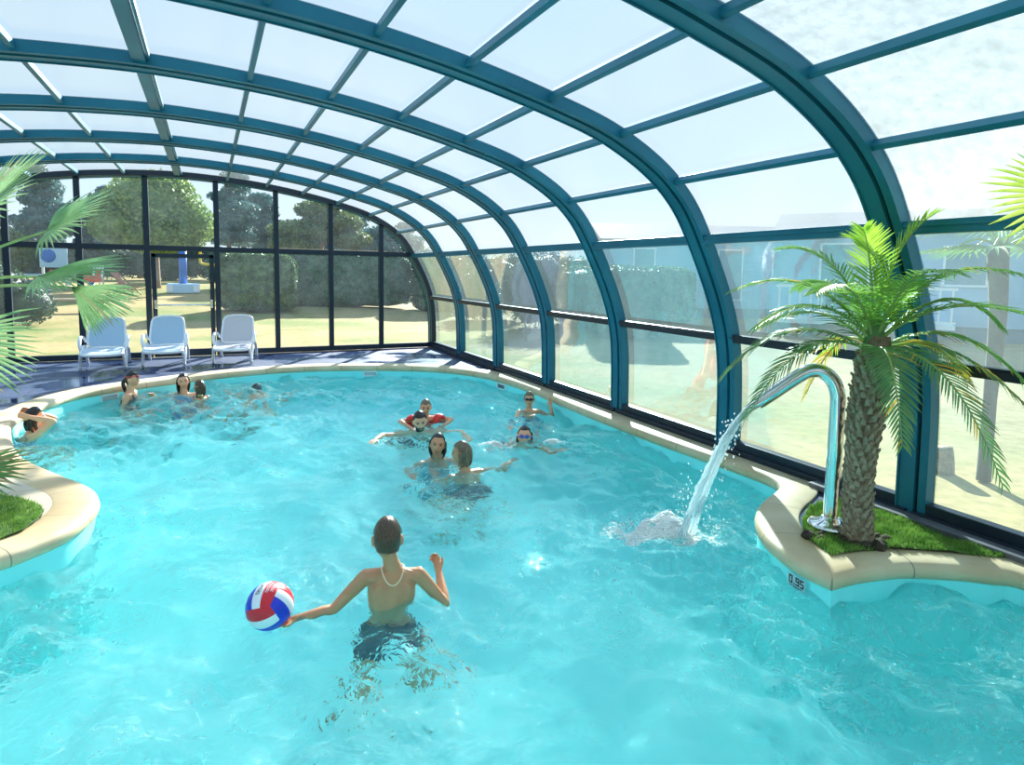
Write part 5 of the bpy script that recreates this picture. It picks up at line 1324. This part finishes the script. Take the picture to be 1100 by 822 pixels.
def hedge(label, cx, cy_, sx_, sy_, hz_, rz, n, lm, seed, size=0.05, group='clipped hedges', rnd_r=0.35):
    rnd = random.Random(seed); root = tag(empty('hedge', (cx, cy_, land_z(cx, cy_)), rz), label, 'hedge', group)
    def shape(u, v, w_):                      # superellipsoid box with a bumpy skin
        d = Vector((u, v, w_)); mx = max(abs(u), abs(v), abs(w_)); p = d / mx; L = (abs(p.x) ** 6 + abs(p.y) ** 6 + abs(p.z) ** 6) ** (1 / 6); p = p / L
        k = 1 + 0.05 * noise.noise(Vector((p.x * sx_ * 1.2, p.y * sy_ * 1.2, p.z * hz_ * 1.5 + seed)))
        return Vector((p.x * sx_ / 2 * k, p.y * sy_ / 2 * k, hz_ / 2 + p.z * hz_ / 2 * k))
    def smp(rnd):
        f = rnd.choices((0, 1, 2), (sy_ * hz_, sx_ * hz_, sx_ * sy_))[0]; c = [rnd.uniform(-1, 1) for _ in range(3)]; c[f] = rnd.choice((-1, 1)) if f != 2 else 1
        p = shape(*c); nrm = Vector((c[0] if f == 0 else 0, c[1] if f == 1 else 0, 1 if f == 2 else 0)); return p + nrm * rnd.uniform(-0.05, 0.03), nrm
    mb = MB(); leaf_cloud(mb, n, smp, size, rnd); mb.build('foliage', lm, root, smooth=False)
    mb = MB(); bm = bmesh.new(); bmesh.ops.create_cube(bm, size=2.0); bmesh.ops.subdivide_edges(bm, edges=bm.edges[:], cuts=10, use_grid_fill=True); bm.verts.index_update()
    mb.add([Vector((0, 0, hz_ / 2)) + (shape(*v.co) - Vector((0, 0, hz_ / 2))) * 0.965 for v in bm.verts], [tuple(v.index for v in f.verts) for f in bm.faces]); bm.free()
    mb.build('inner_foliage', lm, root)
    return root
hedge('pale topped clipped hedge block nearest the door, right of it', 1.62, 24.6, 2.55, 2.2, 2.05, R(0), 9000, L_HEDGE, 1)
hedge('darker hedge running on behind the nearest block', 5.3, 27.0, 5.4, 1.6, 2.25, R(-6), 9000, L_HEDGE2, 2)
hedge('bluish hedge end in the right gable bay', 8.9, 25.6, 2.2, 2.0, 2.35, R(-10), 5000, L_HEDGE2, 3)
leafy('shrub', 'shrub', 'dark reddish flowering shrub at the right corner of the gable wall', (8.8, 20.6, land_z(8.8, 20.6)), [((0, 0, 1.0), (1.0, 0.9, 1.05)), ((1.0, 0.4, 1.2), (1.0, 0.9, 1.1)), ((-0.5, 0.2, 0.6), (0.7, 0.7, 0.6))], 5200, 0.055, L_RUST, seed=4)
leafy('shrub', 'shrub', 'tall dark shrub with white specks beyond the first side panels', (9.2, 17.3, land_z(9.2, 17.3)), [((0, 0, 1.2), (1.3, 1.2, 1.25)), ((1.0, -0.6, 1.0), (1.0, 1.0, 1.0))], 5600, 0.055, L_DARK, seed=5)
hedge('rounded hedge seen through the side panels in front of the blue house', 12.6, 17.4, 4.6, 1.7, 1.95, R(-40), 9000, L_HEDGE, 6)
hedge('hedge seen through the narrow side panels nearest the gable', 10.6, 14.6, 2.0, 3.4, 1.9, R(-30), 6500, L_HEDGE2, 7)

# house beyond the right wall
m, n_, l_, o_ = new_mat('pale_blue_clapboard')
tc = n_.new('ShaderNodeTexCoord'); sp = n_.new('ShaderNodeSeparateXYZ'); l_.new(tc.outputs['Object'], sp.inputs[0])
mu = n_.new('ShaderNodeMath'); mu.operation = 'MULTIPLY'; mu.inputs[1].default_value = 5.5; l_.new(sp.outputs[2], mu.inputs[0]); fr = n_.new('ShaderNodeMath'); fr.operation = 'FRACT'; l_.new(mu.outputs[0], fr.inputs[0])
bp = n_.new('ShaderNodeBump'); bp.inputs['Strength'].default_value = 0.8; bp.inputs['Distance'].default_value = 0.03; l_.new(fr.outputs[0], bp.inputs['Height'])
b_ = n_.new('ShaderNodeBsdfPrincipled'); b_.inputs['Base Color'].default_value = (0.30, 0.52, 0.70, 1); b_.inputs['Roughness'].default_value = 0.7; l_.new(bp.outputs[0], b_.inputs['Normal']); l_.new(b_.outputs[0], o_.inputs[0])
M['clap'] = m; M['skirt'] = mat('dark_blue_skirting', (0.06, 0.16, 0.24), 0.7); M['house_glass'] = mat('house_window_glass', (0.10, 0.27, 0.36), 0.15); M['roof_tile'] = mat('grey_roof', (0.25, 0.27, 0.30), 0.8)
def house(label, locn, rz, w_, d_, h_, wins, seed):
    root = tag(empty('mobile_home', (locn[0], locn[1], land_z(*locn)), rz), label, 'house')
    mb = MB(); mb.box((0, d_ / 2, 0.4 + h_ / 2), (w_, d_, h_)); mb.build('wall', M['clap'], root, smooth=False)
    mb = MB(); mb.box((0, d_ / 2, 0.2), (w_ - 0.1, d_ - 0.1, 0.42)); mb.build('skirting', M['skirt'], root, smooth=False)
    mb = MB(); zt = 0.4 + h_; mb.add([(-w_ / 2 - 0.25, -0.3, zt), (w_ / 2 + 0.25, -0.3, zt), (w_ / 2 + 0.25, d_ + 0.3, zt), (-w_ / 2 - 0.25, d_ + 0.3, zt), (-w_ / 2 - 0.25, d_ / 2, zt + 0.75), (w_ / 2 + 0.25, d_ / 2, zt + 0.75)], [(0, 1, 5, 4), (2, 3, 4, 5), (0, 4, 3), (1, 2, 5), (0, 3, 2, 1)]); mb.build('roof', M['roof_tile'], root, smooth=False)
    for x, z, ww, hh in wins:
        mb = MB(); t = 0.06
        mb.box((x, -0.02, z + hh / 2), (ww + 2 * t, 0.06, t)); mb.box((x, -0.02, z - hh / 2), (ww + 2 * t, 0.06, t)); mb.box((x - ww / 2, -0.02, z), (t, 0.06, hh)); mb.box((x + ww / 2, -0.02, z), (t, 0.06, hh))
        f = mb.build('window_frame', M['white'], root, smooth=False)
        mb = MB(); mb.box((x, -0.01, z), (ww, 0.03, hh)); mb.build('pane', M['house_glass'], f, smooth=False)
    return root
house('pale blue clapboard holiday home behind the rounded hedge', (18.3, 19.2), R(-22), 9.0, 3.6, 2.7, [(-2.9, 2.2, 0.85, 1.1), (0.6, 1.75, 1.0, 2.0), (2.8, 2.2, 0.9, 1.1)], 1)
hh_ = house('pale blue holiday home with a porch beyond the feathery palm', (18.6, 11.0), R(-55), 8.0, 3.6, 2.7, [(-2.2, 1.75, 1.3, 2.0), (0.8, 2.1, 1.0, 1.1), (2.8, 2.1, 0.9, 1.1)], 2)
mb = MB()
for k in range(16): mb.box((-3.8 + k * 0.28, -1.6, 1.0), (0.05, 0.05, 0.9))
mb.box((-1.7, -1.6, 1.47), (4.4, 0.08, 0.07)); mb.box((-1.7, -1.6, 0.58), (4.4, 0.06, 0.06)); mb.box((-1.7, -0.8, 0.45), (4.4, 1.6, 0.12)); mb.build('porch_rail', M['white'], hh_, smooth=False)

# palms and posts close outside the right wall
OP = Vector((5.95, 2.95, -0.02)); op = tag(empty('outdoor_palm', OP), 'dark slender palm standing just outside the glass behind the feathery palm', 'palm')
mb = MB(); mb.tube([(0, 0, 0), (0.03, 0.02, 0.7), (0, 0, 1.4), (-0.05, 0.02, 2.0)], [0.055, 0.05, 0.065, 0.08], 10, sub=5); mb.build('trunk', mat('dark_palm_bark', (0.035, 0.030, 0.028), 0.95, c2=(0.07, 0.06, 0.05), scale=14), op)
for i in range(11):
    a = 2 * PI * i / 11; d = Vector((math.cos(a), math.sin(a), 0))
    fan_leaf(Vector((0, 0, 2.0)) + d * 0.35 + UV * (0.18 if i % 2 else -0.02), d - UV * 0.2, UV + d * 0.3, 0.42, 20, 200, [M['rachis'], M['leaf_dark'], M['fan_dry']], op, Vector((0, 0, 1.98)), 200 + i)
OP2 = Vector((5.88, 3.25, -0.02)); st = tag(empty('tree_stump', OP2), 'short brown stump outside the glass left of the outdoor palm', 'stump')
mb = MB(); mb.tube([(0, 0, 0), (0.01, 0, 0.1), (0, 0.01, 0.22)], [0.10, 0.085, 0.08], 12, sub=4); mb.build('trunk', M['bark'], st)

# trees beyond the gable
def tr(x, z0, z1, r, lean=0.0): return ([(x, 0, z0), (x + lean * 0.5, 0, (z0 + z1) / 2), (x + lean, 0, z1)], [r, r * 0.8, r * 0.55])
def gz(x, y): return (x, y, land_z(x, y))
leafy('round_tree', 'tree', 'large round light green tree above the door', gz(-2.35, 36), [((0, 0, 3.9), (2.3, 2.2, 1.9)), ((-1.3, -0.4, 3.1), (1.5, 1.5, 1.2)), ((1.3, -0.3, 3.2), (1.5, 1.5, 1.3)), ((0.2, -0.8, 2.6), (1.9, 1.4, 1.0)), ((0.4, 0, 4.9), (1.4, 1.4, 0.9))], 15000, 0.13, L_LIGHT, [tr(0, 0, 3, 0.22)], seed=11)
leafy('umbrella_pine', 'tree', 'spreading umbrella pine above the hedges right of the door', gz(6.0, 40), [((-0.8, 0, 3.6), (2.1, 1.8, 0.7)), ((1.0, 0, 4.2), (1.9, 1.7, 0.75)), ((0.2, 0, 4.9), (1.5, 1.4, 0.6)), ((-1.4, -0.6, 2.7), (1.5, 1.3, 0.6)), ((2.0, -0.3, 3.2), (1.4, 1.3, 0.6))], 11000, 0.12, L_OLIVE, [tr(0, 0, 4.2, 0.25, 0.4), ([(0, 0, 2.4), (1.0, 0, 3.4), (1.6, 0, 3.9)], [0.12, 0.09, 0.05])], seed=12)
leafy('umbrella_pine', 'tree', 'darker umbrella pine near the right end of the gable', gz(10.2, 42), [((0, 0, 3.3), (2.2, 1.8, 0.8)), ((1.6, 0, 2.6), (1.8, 1.5, 0.8)), ((-1.4, 0, 2.6), (1.5, 1.4, 0.7)), ((0.4, 0, 4.1), (1.5, 1.4, 0.6))], 9000, 0.12, L_PINE, [tr(0, 0, 3.4, 0.22, -0.3)], seed=13)
PINES = [(-10.6, 54, 7.5, 'bluish pine filling the gap between the two pines at far left', 1.9), (-4.6, 55, 8.0, 'bluish pine hidden half behind the round tree crown', 1.9), (2.6, 56, 8.6, 'bluish pine standing back between the two pines right of the round tree', 2.0), (11.5, 56, 7.6, 'bluish pine standing back right of the darker umbrella pine', 2.2), (-12.5, 46, 6.8, 'tall bluish pine at the far left behind the fan palm leaves', 1.5), (-9.0, 48, 8.2, 'tallest bluish pine with bare trunk left of the round tree', 1.5), (-6.6, 50, 7.0, 'slim bluish pine just left of the round tree', 1.2), (1.4, 47, 8.4, 'tall bluish pine right of the round tree', 1.7), (3.8, 50, 7.4, 'bluish pine between the round tree and the umbrella pine', 1.5), (8.6, 52, 6.8, 'bluish pine rising behind the umbrella pines', 1.7), (14.2, 50, 6.2, 'bluish pine over the right corner of the gable', 2.0)]
for i, (x, y, h, lab, rr) in enumerate(PINES):
    rnd = random.Random(300 + i); bl_ = []; h *= 0.86
    for k in range(7):
        z = h * (0.42 + 0.55 * k / 6); r_ = rr * (1.15 - 0.09 * k) * rnd.uniform(0.7, 1.15); bl_.append(((rnd.uniform(-0.7, 0.7), rnd.uniform(-0.5, 0.5), z), (r_ * rnd.uniform(0.8, 1.2), r_, 0.42 * rnd.uniform(0.8, 1.3))))
    leafy('pine_tree', 'tree', lab, gz(x, y), bl_, 6500, 0.13, L_PINE, [tr(0, 0, h * 0.95, 0.17, rnd.uniform(-0.3, 0.3))], core=False, seed=320 + i, group='pines beyond the lawn')
leafy('round_tree', 'tree', 'olive green bushy tree behind the fan palm at far left', gz(-8.6, 30), [((0, 0, 2.4), (1.8, 1.6, 1.4)), ((1.2, 0, 1.9), (1.3, 1.2, 1.0)), ((-1.4, 0, 2.1), (1.3, 1.2, 1.1))], 8000, 0.10, L_OLIVE, [tr(0, 0, 2.2, 0.15)], seed=14)
leafy('shrub', 'shrub', 'big dark shrub on the lawn left of the loungers', gz(-5.3, 21.2), [((0, 0, 0.85), (1.05, 0.9, 0.9)), ((0.8, 0, 0.6), (0.7, 0.7, 0.6)), ((-0.9, 0.1, 0.8), (0.8, 0.8, 0.8))], 6500, 0.06, L_DARK, seed=15)
for i, (x, y, w_, h_, lab) in enumerate(((-13, 47, 9, 2.6, 'dark hedge band across the far side of the lawn, left part'), (-4, 49, 8, 2.3, 'dark hedge band across the far side of the lawn, behind the play frame'), (6.5, 47, 11, 2.8, 'dark tree belt behind the umbrella pine'), (19, 40, 16, 3.2, 'dark tree belt beyond the right corner'))):
    bl_ = [((-w_ / 2 + w_ * k / 7, 0.4 * math.sin(k * 2.1), h_ * 0.5), (w_ / 7, 0.9, h_ * (0.5 + 0.06 * math.sin(k * 1.7)))) for k in range(8)]
    leafy('tree_belt', 'trees', lab, gz(x, y), bl_, 7500, 0.12, L_DARK if i != 2 else L_HEDGE2, seed=30 + i)

# play area on the lawn
M['blue_paint'] = mat('blue_paint', (0.03, 0.16, 0.55), 0.4); M['yellow_paint'] = mat('yellow_paint', (0.80, 0.55, 0.03), 0.4); M['pale_blue'] = mat('pale_blue_paint', (0.45, 0.66, 0.82), 0.5); M['red_paint'] = mat('red_paint', (0.75, 0.10, 0.05), 0.5); M['wood'] = mat('weathered_wood', (0.30, 0.20, 0.12), 0.8, c2=(0.42, 0.30, 0.2), scale=10)
b0 = gz(-1.05, 33.0); pf = tag(empty('play_frame', b0), 'blue play frame post with pale blue base and yellow bar seen through the door', 'play frame')
mb = MB(); mb.box((0, 0, 0.22), (1.35, 0.9, 0.44), bev=0.05); mb.build('base', M['pale_blue'], pf, smooth=False)
for sx_ in (-0.55, 0.55): mb = MB(); mb.box((sx_, -0.46, 0.22), (0.25, 0.05, 0.30)); mb.build('base_panel', M['white'], pf, smooth=False)
mb = MB(); mb.tube([(0, 0, 0.4), (0, 0, 2.15)], 0.17, 14); mb.build('post', M['blue_paint'], pf)
mb = MB(); mb.tube([(0.75, 0, 2.05), (0.72, 0, 1.55), (0.95, 0, 1.35), (2.4, 0, 1.3)], 0.06, 8, sub=4); mb.build('bar', M['yellow_paint'], pf)
def deck_chair(locn, rz, label):
    r_ = tag(empty('deck_chair', gz(*locn), rz), label, 'deck chair')
    mb = MB()
    for s_ in (-0.28, 0.28): mb.bar((s_, -0.5, 0.05), (s_, 0.45, 1.0), 0.05, 0.05); mb.bar((s_, 0.5, 0.02), (s_, -0.35, 0.5), 0.05, 0.05)
    mb.bar((-0.28, 0.45, 1.0), (0.28, 0.45, 1.0), 0.05, 0.05); mb.build('frame', M['wood'], r_, smooth=False)
    mb = MB(); P = [(-0.42, 0.40), (-0.2, 0.28), (0.1, 0.48), (0.43, 0.97)]; vs = []
    for y, z in P: vs += [(-0.25, y, z), (0.25, y, z), (0.25, y + 0.012, z - 0.012), (-0.25, y + 0.012, z - 0.012)]
    fs = []
    for k in range(3): a = k * 4; fs += [(a, a + 1, a + 5, a + 4), (a + 2, a + 3, a + 7, a + 6)]
    mb.add(vs, fs); mb.build('sling', mat('faded_red_sling', (0.60, 0.22, 0.17), 0.8), r_)
deck_chair((-3.2, 31.5), R(70), 'folding deck chair with faded red sling on the lawn left of the door')
def garden_chair(locn, rz, label):
    r_ = tag(empty('garden_chair', gz(*locn), rz), label, 'garden chair', 'white garden chairs on the far lawn')
    mb = MB(); mb.box((0, 0, 0.42), (0.55, 0.5, 0.05), bev=0.015); mb.build('seat', M['white_plastic'], r_, smooth=False)
    mb = MB()
    for k in range(4): mb.box((-0.2 + k * 0.133, 0.30, 0.75), (0.09, 0.03, 0.65), Matrix.Rotation(R(-14), 3, 'X'))
    mb.build('backrest', M['white_plastic'], r_, smooth=False)
    for x in (-0.24, 0.24):
        for y in (-0.2, 0.2): mb = MB(); mb.bar((x, y, 0.42), (x * 1.1, y * 1.1, 0), 0.05, 0.05, (0, 1, 0)); mb.build('leg', M['white_plastic'], r_, smooth=False)
garden_chair((-5.9, 37.0), R(20), 'left of the two white garden chairs on the far lawn'); garden_chair((-5.05, 37.2), R(-15), 'right of the two white garden chairs on the far lawn')
pt = tag(empty('picnic_table', gz(-7.6, 33.5), R(10)), 'blue picnic table on the lawn behind the fan palm leaves', 'picnic table')
mb = MB(); mb.box((0, 0, 0.74), (2.2, 0.8, 0.06)); mb.build('tabletop', M['pale_blue'], pt, smooth=False)
for s_ in (-1, 1):
    mb = MB(); mb.box((0, s_ * 0.75, 0.44), (2.2, 0.28, 0.05)); mb.build('bench', M['blue_paint'], pt, smooth=False)
    mb = MB(); mb.bar((s_ * 0.8, -0.75, 0.0), (s_ * 0.8, 0.25, 0.74), 0.06, 0.08); mb.bar((s_ * 0.8, 0.75, 0.0), (s_ * 0.8, -0.25, 0.74), 0.06, 0.08); mb.bar((s_ * 0.8, -0.8, 0.42), (s_ * 0.8, 0.8, 0.42), 0.05, 0.06); mb.build('leg', M['blue_paint'], pt, smooth=False)
for i, x in enumerate((-6.2, -4.7)):
    pl_ = tag(empty('toy_rider', gz(x, 32.5 + i)), ('red seat topped toy rider beside the picnic table' if i else 'pink flag ended toy rider beside the picnic table'), 'toy rider')
    mb = MB(); mb.tube([(0, 0, 0), (0, 0, 0.45)], 0.10, 12); mb.build('spring', M['blue_paint'], pl_)
    mb = MB(); mb.box((0, 0, 0.6), (0.75, 0.3, 0.28), bev=0.08); mb.box((0.25, 0, 0.85), (0.2, 0.22, 0.35), bev=0.06); mb.build('rider_body', M['red_paint'], pl_, smooth=False)
bd = tag(empty('notice_board', gz(-6.6, 36.5)), 'blue and white board standing at the far left of the lawn', 'board')
mb = MB(); mb.box((0, 0, 1.45), (1.1, 0.08, 1.0), bev=0.02); mb.build('panel', M['pale_blue'], bd, smooth=False)
mb = MB(); mb.ell((-0.2, -0.05, 1.5), 0.3, 0.03, 0.32); mb.build('emblem_disc', M['blue_paint'], bd)
for s_ in (-0.45, 0.45): mb = MB(); mb.box((s_, 0.06, 0.75), (0.1, 0.08, 1.5)); mb.build('post', M['white'], bd, smooth=False)
lg = tag(empty('log_bench', gz(-4.1, 25.0), R(4)), 'low grey log bench on the lawn under the fan palm leaf', 'bench')
mb = MB(); mb.box((0, 0, 0.40), (2.2, 0.42, 0.08), bev=0.02); mb.build('seat', M['wood'], lg, smooth=False)
for s_ in (-0.8, 0.8): mb = MB(); mb.box((s_, 0, 0.19), (0.22, 0.36, 0.38), bev=0.02); mb.build('leg', M['wood'], lg, smooth=False)
fr_ = tag(empty('climbing_frame', gz(5.6, 31.5)), 'red posted climbing frame showing over the hedge tops', 'climbing frame')
for k in range(9):
    mb = MB(); mb.box((-2.6 + k * 0.62, 0, 1.2), (0.09, 0.09, 2.4)); mb.build('post', M['red_paint'], fr_, smooth=False)
mb = MB(); mb.box((-0.1, 0, 2.36), (5.3, 0.10, 0.12)); mb.build('top_bar', M['wood'], fr_, smooth=False)
